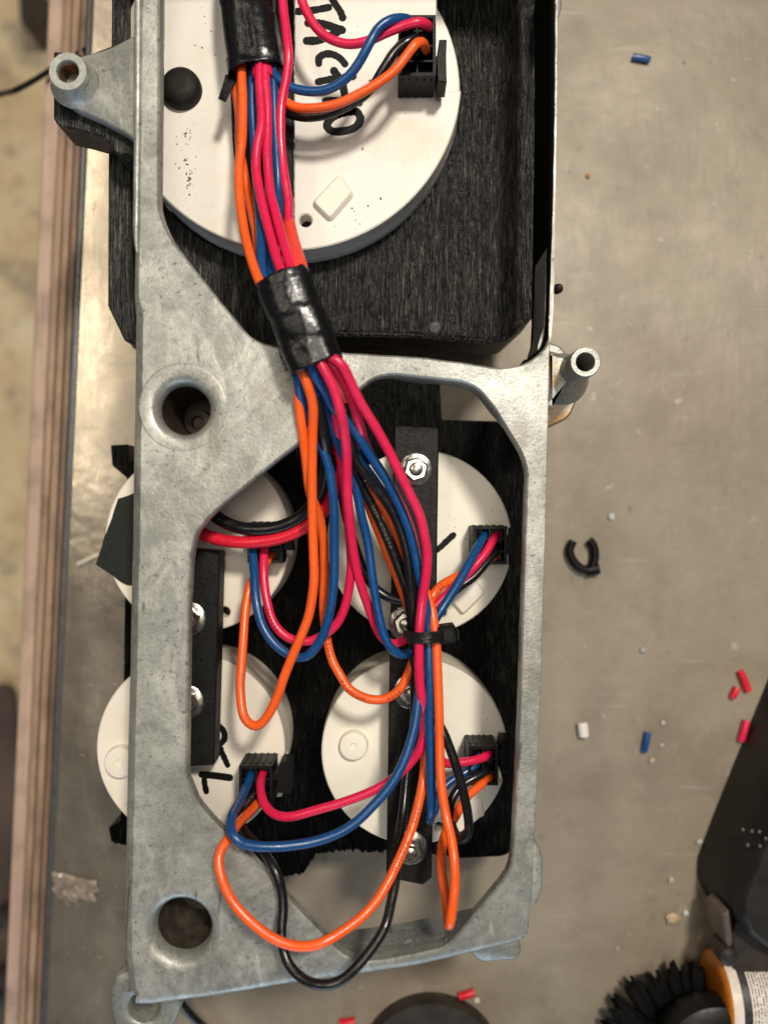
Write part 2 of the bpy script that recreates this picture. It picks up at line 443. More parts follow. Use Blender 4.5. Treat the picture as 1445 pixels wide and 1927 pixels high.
# things lying on the floor, seen past the bench edge
DARK = m_simple('dark_rubber_mat', (.035, .025, .02), .7, 0, .4, 20)
zf = -440
tag(obj('floor_mat', prism(round_poly([P2(-260, 1290, zf), P2(24, 1290, zf), P2(34, 1440, zf), P2(20, 1660, zf), P2(60, 2150, zf), P2(-260, 2150, zf)], 12), -449.9, zf), m_simple('brown_mat', (.10, .065, .045), .75, 0, .5, 9), bevel=2),
    'dark brown mat on the floor past the lower left bench edge', 'floor mat')
for (px, py, r) in ((10, 1722, 20), (14, 1850, 34)):
    c = P(px, py, -430); s = sc(-430)
    tag(obj('rubber_foot', lathe(c, [(r*s*.9, -439.9), (r*s, -436), (r*s, -424), (r*s*.82, -418), (r*s*.3, -417), (.3*r*s, -422)], 28), DARK, origin=(c.x, c.y, -440)),
        'smaller dark round foot on the brown floor mat' if r == 20 else 'larger dark round foot at the lower end of the floor mat', 'rubber foot', 'round feet on the floor mat')
tag(obj('floor_wedge', prism(round_poly([P2(34, -60, -410), P2(60, -60, -410), P2(58, 30, -410), P2(50, 52, -410), P2(38, 40, -410)], 8), -449.8, -410), DARK, bevel=3),
    'dark pointed wedge on the tan floor at the top left corner', 'wedge')
cable = spline(zfill([(-60, 196, -90), (0, 178, -70), (40, 165, -45), (80, 142, -46), (108, 124, -44), (125, 114, -40), (142, 105, -18), (154, 98, -10), (166, 93, -5.5)]), 3)
tag(obj('thin_cable', tube(cable, 1.1, 8), NYLON), 'thin dark cable crossing the wooden trim behind the threaded ear', 'cable')

# ------------------------------------------------------------------ the cast frame
FT = 78.0
fr = empty('cast_instrument_frame', P(640, 1000, 60), 'grey cast metal frame with two openings holding round white gauges', 'metal frame')
out_px = [(254, -260, 20), (254, 0), (252, 200), (249, 400), (245, 600), (242, 800), (238, 1050), (234, 1250), (228, 1500), (223.5, 1750), (224, 1800), (232, 1870, 20), (246, 1897, 16), (270, 1898, 14),
          (400, 1882), (481, 1868), (568, 1854), (672, 1840), (778, 1825), (889, 1800), (975, 1779, 14), (992, 1764, 14), (1000, 1690), (1006, 1560), (1013, 1400), (1019, 1250), (1026, 1000), (1031, 800),
          (1035, 600), (1042, 400), (1046, 200), (1048, 0), (1049, -260, 20)]
up_px = [(301, -180, 14), (300, 100), (299, 300), (299, 395, 12), (322, 450, 14), (400, 549), (472, 636, 22), (512, 652, 16), (640, 663), (790, 672), (880, 683), (935, 693, 12), (990, 686, 22), (1032, 650, 34),
         (1037, 590, 20), (1040.5, 400), (1043.5, 200), (1044.5, 0), (1044.5, -180, 14)]
lo_px = [(565, 832, 4), (488, 893), (405, 962, 12), (367, 1004, 16), (360, 1060), (357, 1110), (354, 1300), (352, 1462, 6), (371, 1510, 8), (406, 1551), (461, 1603), (541, 1691), (593, 1746), (640, 1794, 10), (672, 1811, 12),
         (721, 1808), (778, 1797), (832, 1785, 12), (850, 1772, 14), (893, 1720), (931, 1676), (957, 1642, 16), (964, 1606, 10), (970, 1492), (977, 1336), (984, 1100), (991, 884, 10), (981, 852, 10), (930, 768), (899, 731, 16), (871, 718, 14), (790, 710),
         (732, 704, 12), (700, 713, 16), (668, 741, 12), (620, 790)]
def dense(pts, step=4.0):
    o_ = []
    n = len(pts)
    for i in range(n):
        a = np.array(pts[i]); b = np.array(pts[(i+1) % n]); k = max(1, int(np.linalg.norm(b-a)/step))
        for j in range(k): o_.append(tuple(a+(b-a)*j/k))
    return o_
def pxpoly(px, z, r=3): return ccw(dense(round_poly([(*P2(q[0], q[1], z), q[2]*sc(z)*1.6 if len(q) > 2 else r*.6) for q in px], r)))
OUT = pxpoly(out_px, FT, 2); UP = pxpoly(up_px, FT, 2); LO = pxpoly(lo_px, FT, 2)
# wobble of a rough casting
def wob(pts, a): return [(p[0]+a*math.sin(i*1.7+p[1]*.31), p[1]+a*math.sin(i*2.3+p[0]*.27)) for i, p in enumerate(pts)]
OUT = wob(OUT, .05); LO = wob(LO, .05); UP = wob(UP, .04)
H1 = P2(344, 766, FT); H2 = P2(340, 1752, FT)
h1o = circ(H1, 10.3, 64); h2o = circ(H2, 9.4, 64)
nrm = normals2(OUT)
fr_r = [0.25 + (2.9 if n[0] < -.3 else 0)*min(1, max(0, -n[0]))**1 + 2.2*max(0, -n[1])**2 for n in nrm]
# the fillet is narrow beside the upper opening
for i, p in enumerate(OUT):
    if p[0] < 0 and p[1] > P(0, 560, FT).y: fr_r[i] *= .62
th_ = [(.8 if n[0] > .5 and OUT[i][1] > P(0, 640, FT).y else 2.2) for i, n in enumerate(nrm)]
bm = bmesh.new(); DEP = 18.0
rings = [ring(bm, inset(OUT, [-.9 if nrm[i][0] < -.3 else -.2 for i in range(len(OUT))]), FT-DEP)]
PRO = [(0, -1.9), (.14, -1.15), (.38, -.62), (.70, -.22), (1.0, 0)]     # flattened shoulder with a crease at its inner end
PSM = [(0, -1), (.07, -.62), (.29, -.29), (.62, -.07), (1.0, 0)]
for k in range(5):
    lz = []
    pts = inset(OUT, [r*(PRO if nrm[i][0] < -.5 else PSM)[k][0] for i, r in enumerate(fr_r)])
    for i, p in enumerate(pts): lz.append(bm.verts.new((p[0], p[1], FT+fr_r[i]*(PRO if nrm[i][0] < -.5 else PSM)[k][1])))
    rings.append(lz)
for a, b in zip(rings, rings[1:]): bridge(bm, a, b)
top = [rings[-1]]; und = []
for hp, dz in ((UP, 3.2), (LO, 3.2)):
    a = ring(bm, inset(hp, -.45), FT); b = ring(bm, hp, FT-.45); c = ring(bm, inset(hp, .1), FT-dz)
    bridge(bm, a, b); bridge(bm, b, c); top.append(a); und.append(c)
for hp in (h1o, h2o):
    a = ring(bm, hp, FT); top.append(a); und.append(ring(bm, hp, FT-3.2))
fill(bm, top)
ski = inset(OUT, th_)
s0 = ring(bm, ski, FT-3.2); s1 = ring(bm, ski, FT-DEP)
bridge(bm, s0, s1); bridge(bm, s1, rings[0]); fill(bm, [s0]+und)
obj('frame_body', bm, ZINC, fr, angle=26)
# countersunk screw bores
def bore(c, r0, rlist, name, depth, tilt=(0, 0)):
    b_ = bmesh.new(); rr = []
    for k, (r, z) in enumerate(rlist):
        q = k/(len(rlist)-1)
        rr.append([b_.verts.new((c[0]+tilt[0]*q+r*math.cos(2*math.pi*i/64), c[1]+tilt[1]*q+r*math.sin(2*math.pi*i/64), z)) for i in range(64)])
    for x, y in zip(rr, rr[1:]): bridge(b_, x, y)
    return obj(name, b_, ZINC, fr, angle=60), rr
bore(H1, 0, [(10.3, FT), (10.2, FT+.10), (10.0, FT+.12), (7.9, FT+.06), (7.2, FT-.2), (6.5, FT-.8), (6.0, FT-1.8), (5.8, FT-3.0)], 'bore_rim', 0, (.15, -.5))
bore(H2, 0, [(9.4, FT), (8.6, FT-.10), (7.8, FT-.5), (7.1, FT-1.4), (6.7, FT-2.6), (6.5, FT-4.0)], 'bore_rim', 0, (.2, .2))
c1 = (H1[0]+.15, H1[1]-.5); c2 = (H2[0]+.2, H2[1]+.2)
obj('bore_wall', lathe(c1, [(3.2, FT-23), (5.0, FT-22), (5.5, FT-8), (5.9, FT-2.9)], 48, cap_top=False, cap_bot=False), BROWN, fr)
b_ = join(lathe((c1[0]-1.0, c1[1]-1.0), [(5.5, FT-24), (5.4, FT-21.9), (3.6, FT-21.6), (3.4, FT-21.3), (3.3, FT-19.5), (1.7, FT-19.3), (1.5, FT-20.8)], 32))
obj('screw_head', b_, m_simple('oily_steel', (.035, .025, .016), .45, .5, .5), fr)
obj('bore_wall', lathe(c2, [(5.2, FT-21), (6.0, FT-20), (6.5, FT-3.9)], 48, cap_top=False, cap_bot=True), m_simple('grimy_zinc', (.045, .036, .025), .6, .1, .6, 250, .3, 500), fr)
# rib hanging under the crossbar edge
i0 = [p for p in lo_px if p[0] >= 868 and p[1] < 870] + [(790, 710), (732, 704), (700, 713), (668, 741)]
rib = spline([P(q[0], q[1], FT-3.2) for q in i0], 1.5)
ribn = np.gradient(rib, axis=0); ribn /= np.linalg.norm(ribn, axis=1)[:, None]
nn = np.c_[ribn[:, 1], -ribn[:, 0]]
a_ = [tuple(rib[i, :2]+nn[i]*.15) for i in range(len(rib))]; b2_ = [tuple(rib[i, :2]+nn[i]*2.2) for i in range(len(rib))]
b_ = prism(a_+b2_[::-1], FT-13, FT-3.1)
ra = np.array(a_)
for v in b_.verts:
    if v.co.z < FT-6:
        u = np.argmin(np.hypot(ra[:, 0]-v.co.x, ra[:, 1]-v.co.y))/(len(ra)-1)
        v.co.z = FT-3.2-9.8*min(1, u/.25, (1-u)/.25)
obj('edge_rib', b_, ZINC, fr, angle=30)
# left threaded ear
ze = FT-5.5
ear = round_poly([P2(q[0], q[1], ze) for q in [(300, 40), (252, 66), (206, 90), (160, 103), (118, 112), (98, 135), (102, 175), (140, 203), (190, 224), (240, 252), (262, 275), (300, 300)]], 1.4)
# keep the ear outside of the upper opening
earp = [(min(x, P(272, 0, ze).x), y) for x, y in ear]
obj('ear', prism(earp, ze-4, ze, ch=.5), ZINC, fr, angle=50)
cb = P(128, 134, 77.6); s_ = sc(77.6)
obj('ear_boss', lathe(cb, [(42*s_, ze-7), (43*s_, ze-3), (43*s_+.9, ze-.1), (42*s_+.4, ze+.3), (40*s_, ze+1.1), (36.5*s_, 77), (35*s_, 77.6), (22*s_, 77.6), (20*s_, 77), (19.5*s_, 68)], 48, cap_top=False), ZINC, fr, angle=50)
obj('threaded_bore', join(lathe(cb, [(19.3*s_-.25*(k % 2), 76.9-k*.45) for k in range(18)], 40, cap_top=False), lathe(cb, [(2.45, 68.8), (1.2, 69.0), (.9, 67.8)], 24)), m_simple('rusty_thread', (.20, .12, .075), .4, .7, .4), fr)
bd = spline([P(a, b, FT-.55) for a, b in [(262, -220), (261, 0), (260, 200), (258, 380), (257, 455), (258, 475)]], 2)
obj('rail_bead', tube(bd, np.r_[np.full(len(bd)-3, .85), .7, .5, .2], 14), ZINC, fr)
# right tubular boss
cr = P(1101, 681, 72); s_ = sc(72)
obj('side_boss', lathe(cr, [(7.2, 46.2), (6.2, 49), (5.0, 54), (4.3, 59), (29*s_, 65), (29*s_, 71.3), (27*s_, 72), (18.5*s_, 72), (17*s_, 71.3), (16.5*s_, 56)], 40, cap_top=False), ZINC, fr, angle=50)
obj('boss_bore', lathe(cr, [(2.0, 56.1), (.1, 56)], 24), BROWN, fr)
wr = P(1030, 700, 60)
web = [P2(1027, 660, 60), P2(1068, 672, 60), P2(1084, 700, 60), P2(1070, 726, 60), P2(1027, 776, 60)]
obj('boss_web', prism(round_poly(web, 1), 46, 62, ch=1.2, draft=.6), ZINC_RUST, fr)
flg = [P2(q[0], q[1], 47) for q in [(1024, 640), (1058, 650), (1085, 700), (1087, 752), (1072, 786), (1030, 806), (1015, 800)]]
obj('boss_foot', prism(round_poly(flg, 2), 43.5, 46.4, ch=.6), ZINC_RUST, fr)
# other feet and lugs round the rim
def lug(px, z, th, hole=None, m=ZINC, name='mounting_lug'):
    hs = [circ(P2(hole[0], hole[1], z), hole[2]*sc(z), 32)] if hole else ()
    return obj(name, prism(round_poly([P2(a, b, z) for a, b in px], 1.6), z-th, z, hs, ch=.5), m, fr, angle=50)
lug([(252, 1822), (214, 1838), (207, 1880), (215, 1925), (252, 1955), (318, 1945), (334, 1915), (346, 1880), (320, 1850)], 61, 8, (271, 1896, 29))
lug([(1000, 1578), (1012, 1590), (1021, 1612), (1021, 1672), (1010, 1702), (996, 1704), (985, 1640)], 58, 7)
lug([(880, 1770), (885, 1795), (905, 1812), (976, 1806), (982, 1780), (970, 1765)], 58, 7)
lug([(1030, -60), (1060, -50), (1056, 20), (1044, 44), (1034, 50)], 58, 8)
obj('casting_nib', lathe(P(1050, 543, 60), [(1.0, 58), (1.3, 60), (.9, 61.4), (.3, 62)], 14), BROWN, fr)

# ------------------------------------------------------------------ black printed housing around the tachometer
hz = 44.0
hp = [(213, -200), (212, 60), (207, 300), (206, 575), (250, 655), (520, 664), (630, 632), (790, 636), (900, 645), (955, 641, 3), (1008, 592, 5), (1015, 420), (1020, 200), (1023, 0), (1024, -200)]
hous = empty('printed_housing', P(640, 300, 24), 'black 3D printed housing block with ridged lines around the large gauge', 'gauge housing')
hpts = round_poly([(*P2(q[0], q[1], hz), q[2]*.4 if len(q) > 2 else .6) for q in hp], .6)
TC = P2(543, 146, 55)
obj('housing_block', prism(hpts, 25, hz, [circ(TC, 45.8, 96)], ch=.7), PRINT, hous, angle=40)
earb = [(104, 100), (165, 108), (240, 80), (282, 80), (282, 300), (222, 292), (200, 262), (150, 248), (113, 240), (104, 226)]
obj('ear_spacer', prism(round_poly([P2(a, b, 68) for a, b in earb], .6), 58, 69, ch=.4), PRINT, hous)
# added black strip standing in for shade on the thin right wall and corner
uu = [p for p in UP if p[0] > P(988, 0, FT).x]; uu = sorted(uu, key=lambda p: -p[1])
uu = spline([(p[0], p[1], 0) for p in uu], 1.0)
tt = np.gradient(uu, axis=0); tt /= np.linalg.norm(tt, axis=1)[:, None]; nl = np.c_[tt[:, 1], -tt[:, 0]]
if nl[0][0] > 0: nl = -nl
obj('wall_shade_strip', prism([tuple(uu[k, :2]+nl[k]*.04) for k in range(len(uu))]+[tuple(uu[k, :2]+nl[k]*.75) for k in range(len(uu)-1, -1, -1)], 56, 77.4), m_simple('wall_shade_black', (.0022, .002, .0018), .9, 0, .4, 200, 0, 1, .04), hous)
obj('left_rim', prism([P2(a, b, 58) for a, b in [(211, -200), (210, 60), (204, 300), (203, 575), (234, 640), (262, 652), (246, 420), (240, 150), (241, -200)]], 44.1, 58, ch=.5), PRINT, hous)
# the extrusion lines of the top layer as real ridges
rnd = random.Random(21)
def inside(p, poly):
    c = False; n = len(poly)
    for i in range(n):
        (x1, y1), (x2, y2) = poly[i-1], poly[i]
        if (y1 > p[1]) != (y2 > p[1]) and p[0] < (x2-x1)*(p[1]-y1)/(y2-y1)+x1: c = not c
    return c
hin = inset(ccw(hpts), .8); x = min(p[0] for p in hin)+30; xe = max(p[0] for p in hin); y0 = min(p[1] for p in hin); y1 = P(0, -60, hz).y
vs, fs = [], []
while x < xe:
    wd = rnd.uniform(.45, .85); hh = rnd.uniform(.10, .42); ph = rnd.uniform(0, 6); am = rnd.uniform(.03, .16)
    y = y0; prev = None
    while y < y1:
        st = rnd.uniform(1.2, 2.6); ok = inside((x+wd/2, y), hin) and (x+wd/2-TC[0])**2+(y-TC[1])**2 > 44**2
        if ok:
            h2 = max(.02, hh+rnd.uniform(-.16, .16)); dx = am*math.sin(y*.5+ph)+.25*math.sin(y*.11+x*.05)+rnd.uniform(-.03, .03)
            k = len(vs)
            vs += [(x+dx, y, hz+.01), (x+dx+wd*.3, y, hz+.03+h2), (x+dx+wd*.7, y, hz+.03+h2*.9), (x+dx+wd, y, hz+.01)]
            if prev is not None: fs += [(prev+q, prev+q+1, k+q+1, k+q) for q in range(3)]
            prev = None if rnd.random() < .05 else k
        else: prev = None
        y += st
    x += wd
ro = obj('print_ridges', (vs, fs), PRINT, hous, angle=25); ro['kind'] = 'stuff'
# raised bead of print along the bottom edge and a dog-leg slot beside the gauge
bead = spline([P(a, b, hz) for a, b in [(640, 622), (760, 624), (880, 634), (948, 630), (1000, 582), (1005, 450), (1008, 250), (1011, 60), (1012, -120)]], 2)
obj('edge_bead', tube(bead, .45, 8), PRINT, hous)
obj('print_blob', lathe(P(818, 616, hz), [(1.9, hz-.2), (1.6, hz+.35), (.8, hz+.5)], 9), m_simple('grey_print', (.022, .022, .022), .55, 0, .5), hous)
slot = [P2(a, b, hz) for a, b in [(578, 492), (616, 486), (614, 497), (582, 506)]]
obj('print_slot', prism(round_poly(slot, .5), hz-.5, hz+.12), m_simple('slot_black', (.002, .002, .002), .8), hous)

# ------------------------------------------------------------------ gauges
def notch_circle(c, r, nx, y0, y1, n=110):
    a1 = math.asin(max(-1, min(1, (y1-c[1])/r))); a0 = 2*math.pi+math.asin(max(-1, min(1, (y0-c[1])/r)))
    pts = [(c[0]+r*math.cos(a1+(a0-a1)*k/n), c[1]+r*math.sin(a1+(a0-a1)*k/n)) for k in range(n+1)]
    return pts+[(nx, y0), (nx, y1)]
def gauge(label, px, py, rpx, z, zb, mat, notch=None, hole=None, flange=.05, step=9.0, ztop_body=None):
    c = P2(px, py, z); r = rpx*sc(z)
    g = empty('round_gauge', (c[0], c[1], 1), label, 'gauge', 'white instrument gauges')
    hs = [circ(P2(hole[0], hole[1], z), hole[2]*sc(z), 28)] if hole else ()
    if notch:
        nx = P(notch[0], 0, z).x; y1 = P(0, notch[1], z).y; y0 = P(0, notch[2], z).y
        pl = notch_circle(c, r, nx, y0, y1)
    else: pl = circ(c, r, 110)
    obj('back_plate', prism(pl, z-step, z, hs, ch=.35, draft=.25), mat, g, angle=40)
    if hole:
        hc = P2(hole[0], hole[1], z)
        obj('vent_hole', lathe(hc, [(hole[2]*sc(z)*.96, z-4.8), (.05, z-4.7)], 24), NYLON, g)
    obj('body', lathe(c, [(r+flange*.3, 2), (r+flange*.3, z-step-6), (r+flange, z-step-5.5), (r+flange, z-step-.4), (r+flange-.4, z-step-.02)], 96, cap_bot=True), mat, g, angle=40)
    return g
def letters(g, z, items):
    for k, (strokes) in enumerate(items):
        bms = [stroke(p, z+.02+.02*j, wd*1.38) for j, (p, wd) in enumerate(strokes)]
        obj('marker_letter', join(*bms), INK, g, smooth=False)
Z1 = 55.0
tach = gauge('large white round gauge marked TACHO in black marker', 543, 146, 325, Z1, 2, WHITE, notch=(821, -20, 170), hole=(575, 415, 12), flange=.25, step=7.0)
def q2(l): return [(400+a/2.89, b/2.89) for a, b in l]
letters(tach, Z1, [
    [(q2([(648, -10), (672, 30), (695, 62), (708, 98)]), 10), (q2([(462, 62), (545, 56), (632, 40)]), 10)],
    [(q2([(520, 125), (600, 130), (660, 150), (705, 165)]), 11), (q2([(512, 222), (575, 220), (640, 195), (700, 160)]), 11), (q2([(590, 140), (615, 200)]), 9)],
    [(q2([(578, 345), (578, 315), (610, 294), (655, 296), (695, 318), (720, 348)]), 10)],
    [(q2([(575, 445), (640, 432), (765, 415)]), 10), (q2([(660, 385), (690, 430), (712, 480), (720, 530)]), 11), (q2([(612, 548), (680, 545), (800, 560)]), 9)],
    [(q2([(690, 618), (780, 605), (805, 645), (780, 690), (700, 715), (640, 710), (620, 680), (645, 645), (700, 615), (760, 605)]), 11)]])
pad = [P2(*q, Z1) for q in q2([(690, 955), (765, 1060), (640, 1205), (545, 1110)])]
obj('raised_pad', prism(round_poly(pad, 1.2), Z1-.2, Z1+1.7, ch=.5, draft=.5), WHITE2, tach)
rnd = random.Random(12); sp = []
for cx, cy, sxx, syy, nn_ in ((354, 250, 6, 12, 14), (357, 330, 5, 20, 26), (340, 285, 16, 20, 10), (640, 395, 30, 16, 22), (700, 215, 60, 30, 12), (390, 60, 30, 40, 14)):
    for _ in range(nn_):
        c = P(rnd.gauss(cx, sxx), rnd.gauss(cy, syy), Z1); r = abs(rnd.gauss(.12, .10))+.05
        if c.x < P(305, 0, Z1).x: continue
        sp.append(prism([(c.x+r*rnd.uniform(.5, 1.4)*math.cos(q*1.05), c.y+r*rnd.uniform(.5, 1.6)*math.sin(q*1.05)) for q in range(6)], Z1+.005, Z1+.03))
o = obj('grime_flecks', join(*sp), m_simple('greenish_grime', (.13, .125, .08), .7, 0, .5, 900), tach, smooth=False); o['kind'] = 'stuff'
cp = P2(337, 156, Z1+4); s_ = sc(Z1+4)
obj('rubber_plug', lathe(cp, [(38*s_, Z1+.0), (38*s_, Z1+1.4), (36*s_, Z1+2.6), (29*s_, Z1+3.5), (18*s_, Z1+4.0), (6*s_, Z1+4.1)], 40), RUBBER, tach, label='black domed rubber plug')

ZG = 48.0
ur = gauge('upper right small white gauge with a short black pen mark', 789, 1021, 174, ZG, 2, WHITE2, notch=(956, 992, 1064), hole=(831, 1153, 9))
lr = gauge('lower right small white gauge with a round stub on its back', 780, 1414, 175, ZG, 2, WHITE2, notch=(940, 1388, 1470), hole=(826, 1556, 9))
ul = gauge('upper left small white gauge with black cloth tape on its rim', 372, 1016, 174, ZG, 2, WHITE3, notch=(531, 990, 1050), hole=(423, 1152, 10))
ll = gauge('lower left small white gauge marked OIL in black marker', 359, 1408, 177, ZG, 2, WHITE3, notch=(530, 1425, 1500))
def qb(l): return [(550+a/2.89, 800+b/2.89) for a, b in l]
def qc(l): return [(150+a/2.89, 1250+b/2.89) for a, b in l]
letters(ur, ZG, [[(qb([(760, 690), (800, 668), (845, 625), (875, 598)]), 8.5)]])
letters(ll, ZG, [[(qc([(690, 335), (745, 330), (785, 365), (785, 415), (740, 445), (690, 440)]), 8.5)],
                 [(qc([(730, 520), (765, 470), (790, 515), (805, 548)]), 8), (qc([(715, 452), (770, 462)]), 8)],
                 [(qc([(665, 600), (730, 605), (818, 617)]), 9.5), (qc([(678, 605), (680, 650), (690, 692)]), 8)]])
pad = [P2(*q, ZG) for q in qb([(985, 830), (1045, 910), (925, 1030), (860, 955)])]
obj('raised_pad', prism(round_poly(pad, 1.0), ZG-.2, ZG+1.3, ch=.4, draft=.4), WHITE, ur)
pad = [P2(*q, ZG) for q in [(868, 1505), (905, 1500), (912, 1535), (880, 1545)]]
obj('raised_pad', prism(round_poly(pad, 1.0), ZG-.2, ZG+.4, ch=.3), WHITE2, lr)
def stub(g, px, py, rp, m):
    c = P2(px, py, ZG+2.5); s = sc(ZG+2.5)
    obj('stub', lathe(c, [(rp*s*1.05, ZG-.1), (rp*s, ZG+1.6), (rp*s*.93, ZG+2.3), (rp*s*.6, ZG+2.5), (rp*s*.25, ZG+2.5), (rp*s*.18, ZG+2.2)], 32), m, g)
stub(lr, 665, 1405, 27, WHITE2); stub(ll, 225, 1436, 30, WHITE3)
# tape stuck on the left rim
tp = [P2(a, b, ZG+1) for a, b in [(222, 938), (262, 925), (268, 1108), (236, 1100), (205, 1080), (179, 1062), (188, 1040), (196, 1010), (210, 975)]]
b_ = prism([(x+random.uniform(-.12, .12), y+random.uniform(-.12, .12)) for x, y in dense(tp, 1.3)], ZG+.12, ZG+.5)
tag(obj('cloth_tape', b_, CLOTH, origin=P(230, 1020, ZG)), 'ragged piece of black cloth tape on the rim of the upper left white gauge', 'tape')

# ------------------------------------------------------------------ printed plate behind the small gauges
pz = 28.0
pl = [(209, 838), (243, 836), (243, 870), (420, 800), (600, 700), (700, 690), (826, 700), (831, 790), (990, 794), (997, 1000), (984, 1500), (976, 1590, 6), (950, 1611, 6), (880, 1614)]  # step below the crossbar is added, standing in for shadow on the bench
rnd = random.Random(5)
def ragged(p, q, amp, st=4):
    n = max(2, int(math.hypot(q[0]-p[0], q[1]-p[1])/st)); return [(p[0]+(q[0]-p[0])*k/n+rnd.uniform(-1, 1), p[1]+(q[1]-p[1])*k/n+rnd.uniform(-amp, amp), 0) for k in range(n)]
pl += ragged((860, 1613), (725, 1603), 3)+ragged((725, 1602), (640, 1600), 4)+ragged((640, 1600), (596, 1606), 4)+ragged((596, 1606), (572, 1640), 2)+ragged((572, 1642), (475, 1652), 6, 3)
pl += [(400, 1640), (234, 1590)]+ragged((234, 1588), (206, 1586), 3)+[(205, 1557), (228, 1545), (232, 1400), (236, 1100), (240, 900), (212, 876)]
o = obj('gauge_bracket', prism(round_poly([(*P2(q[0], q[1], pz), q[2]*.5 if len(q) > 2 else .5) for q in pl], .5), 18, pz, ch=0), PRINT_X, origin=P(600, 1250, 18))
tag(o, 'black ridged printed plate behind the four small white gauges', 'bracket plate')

# ------------------------------------------------------------------ clamp bars with nuts
def nut(parent, px, py, z, r=3.3, stud=1.75, hs=4.2, rot=0.3, dome=True):
    c = P2(px, py, z)
    w_ = lathe(c, [(r*1.32, z), (r*1.34, z+.35), (r*1.2, z+.6)], 36)
    obj('washer', w_, CHROME, parent)
    obj('nut', prism(circ(c, r, 6, a0=rot), z+.6, z+3.0, ch=.45), CHROME, parent, smooth=False)
    obj('stud', lathe(c, [(stud, z+2.9), (stud, z+hs-.5), (stud*.8, z+hs), (stud*.3, z+hs+.25)], 24), CHROME, parent)
def bar(label, pts, z0, z1, nuts, px, py):
    g = empty('clamp_bar', P(px, py, z0), label, 'clamp bar', 'black clamp bars across the gauges')
    obj('bar', prism(round_poly([P2(a, b, z1) for a, b in pts], .4), z0, z1, ch=.35), BAR, g, angle=40)
    for k, (a, b) in enumerate(nuts): nut(g, a, b, z1, rot=.3+.5*k)
    return g
bar('long black clamp bar with shiny nuts across the two right small gauges', [(742, 799), (826, 803), (823, 1000), (820, 1250), (812, 1652), (796, 1666), (727, 1652), (733, 1250), (738, 1000)], ZG+6.4, ZG+9.6,
    [(782, 884), (763, 1172), (772, 1301), (772, 1594)], 780, 1220)
gb = bar('shorter black clamp bar half hidden under the frame across the left gauges', [(330, 1030), (414, 1038), (410, 1200), (403, 1440), (330, 1444)], ZG+3, ZG+10, [(356, 1164), (352, 1321)], 372, 1240)
bt = bar('black clamp bar lying under the wires on the large gauge', [(429, -140), (553, -140), (553, 200), (552, 475), (459, 478), (447, 370), (437, 260), (433, 150)], Z1+.3, Z1+3.0, [], 500, 200)
wire_hl = spline([P(553.5, y, Z1+3.0) for y in (-140, 100, 300, 420)], 4)
obj('edge_highlight', tube(wire_hl, .28, 8), CHROME, bt)  # bright line added in place of the highlight on the bar's edge

# ------------------------------------------------------------------ wiring harness
hn = empty('wiring_harness', P(640, 900, 78), 'bundle of pink, orange, blue and black wires taped together with plug connectors', 'wiring harness')
MATS = {'pink': PINK, 'red': REDW, 'orange': ORANGE, 'blue': BLUE, 'black': BLACKW}
CURVES = {}
def wire(key, col, path, label, r=1.14):
    if key[0] == 'W': path = [q if len(q) < 3 or q[2] >= 75 else (q[0], q[1], 75-(75-q[2])*.767) for q in path]
    c = spline(zfill(path), 1.0)
    rw = random.Random(key); m = len(c); kn = max(4, m//9)
    for q in range(3):
        off = np.interp(np.arange(m), np.linspace(0, m-1, kn), [rw.uniform(-.16, .16) for _ in range(kn)]); c[3:-3, q] += off[3:-3]
    c[1:-1] = (c[:-2]+2*c[1:-1]+c[2:])/4
    CURVES[key] = (c, r)
    rr = np.full(len(c), r)
    obj(col+'_wire', tube(c, rr, 14), MATS[col], hn, angle=70, label=label)
# upper runs between the two tape wraps
U = {
 'or1': [(462, 40, 66), (456, 120, 67), (455, 149), (457, 208, 69), (457, 256), (450, 311, 72), (450, 367), (457, 415, 76), (467, 465), (478, 505, 82), (495, 545, 86)],
 'or2': [(452, 40, 63), (444, 120), (444, 166, 62.5), (450, 215), (451, 277, 63), (459, 320), (467, 360, 65), (475, 400), (482, 440, 70), (489, 490, 75), (512, 550, 82)],
 'bl1': [(480, 40, 64), (474, 130, 65), (474, 208), (478, 260, 66), (481, 311), (486, 363, 69), (491, 433), (492, 498, 80), (502, 548, 85)],
 'pi1': [(490, 40, 67), (488, 138, 70), (492, 194), (492, 235, 72), (484, 277), (483, 318, 73.5), (492, 374), (506, 433, 79), (524, 498), (548, 555, 88)],
 'pi2': [(503, 40, 66), (500, 138, 69), (504, 194), (504, 242, 70.5), (502, 294), (507, 346, 73), (518, 398), (531, 450, 80), (545, 498), (560, 555, 87.5)],
 'bl2': [(514, 40, 65), (514, 156, 66.5), (516, 208), (519, 260, 67), (521, 311), (524, 363, 68), (524, 408), (518, 460, 75), (518, 500), (530, 552, 85)],
 'bl3': [(508, 250, 63), (506, 330, 64), (507, 400, 68), (510, 450), (511, 500, 78), (520, 550, 83)],
 'red': [(531, -160, 68), (531, 0, 68), (538, 52), (544, 104, 70), (540, 145), (530, 194, 68), (528, 235), (531, 294, 67), (538, 346), (543, 381, 69), (543, 425, 71)],
}
T2 = [(560, 600), (585, 650)]
def bz(p, z): return [(a, b, z) for a, b in p]
wire('W1', 'blue', U['bl1']+[(530, 620, 85), (556, 690, 85), (561, 712, 84), (567, 746), (577, 780, 78.5), (601, 832, 76), (616, 869), (624, 911, 74), (628, 956), (629, 1042, 71), (629, 1094), (619, 1163, 69.5), (602, 1208), (571, 1238, 67.5), (531, 1225), (499, 1187, 65), (482, 1129, 63), (479, 1077, 59), (477, 1035, 54.5), (481, 1012, 51), (484, 1006, 45)],
     'blue wire looping from the bundle into the upper left gauge plug')
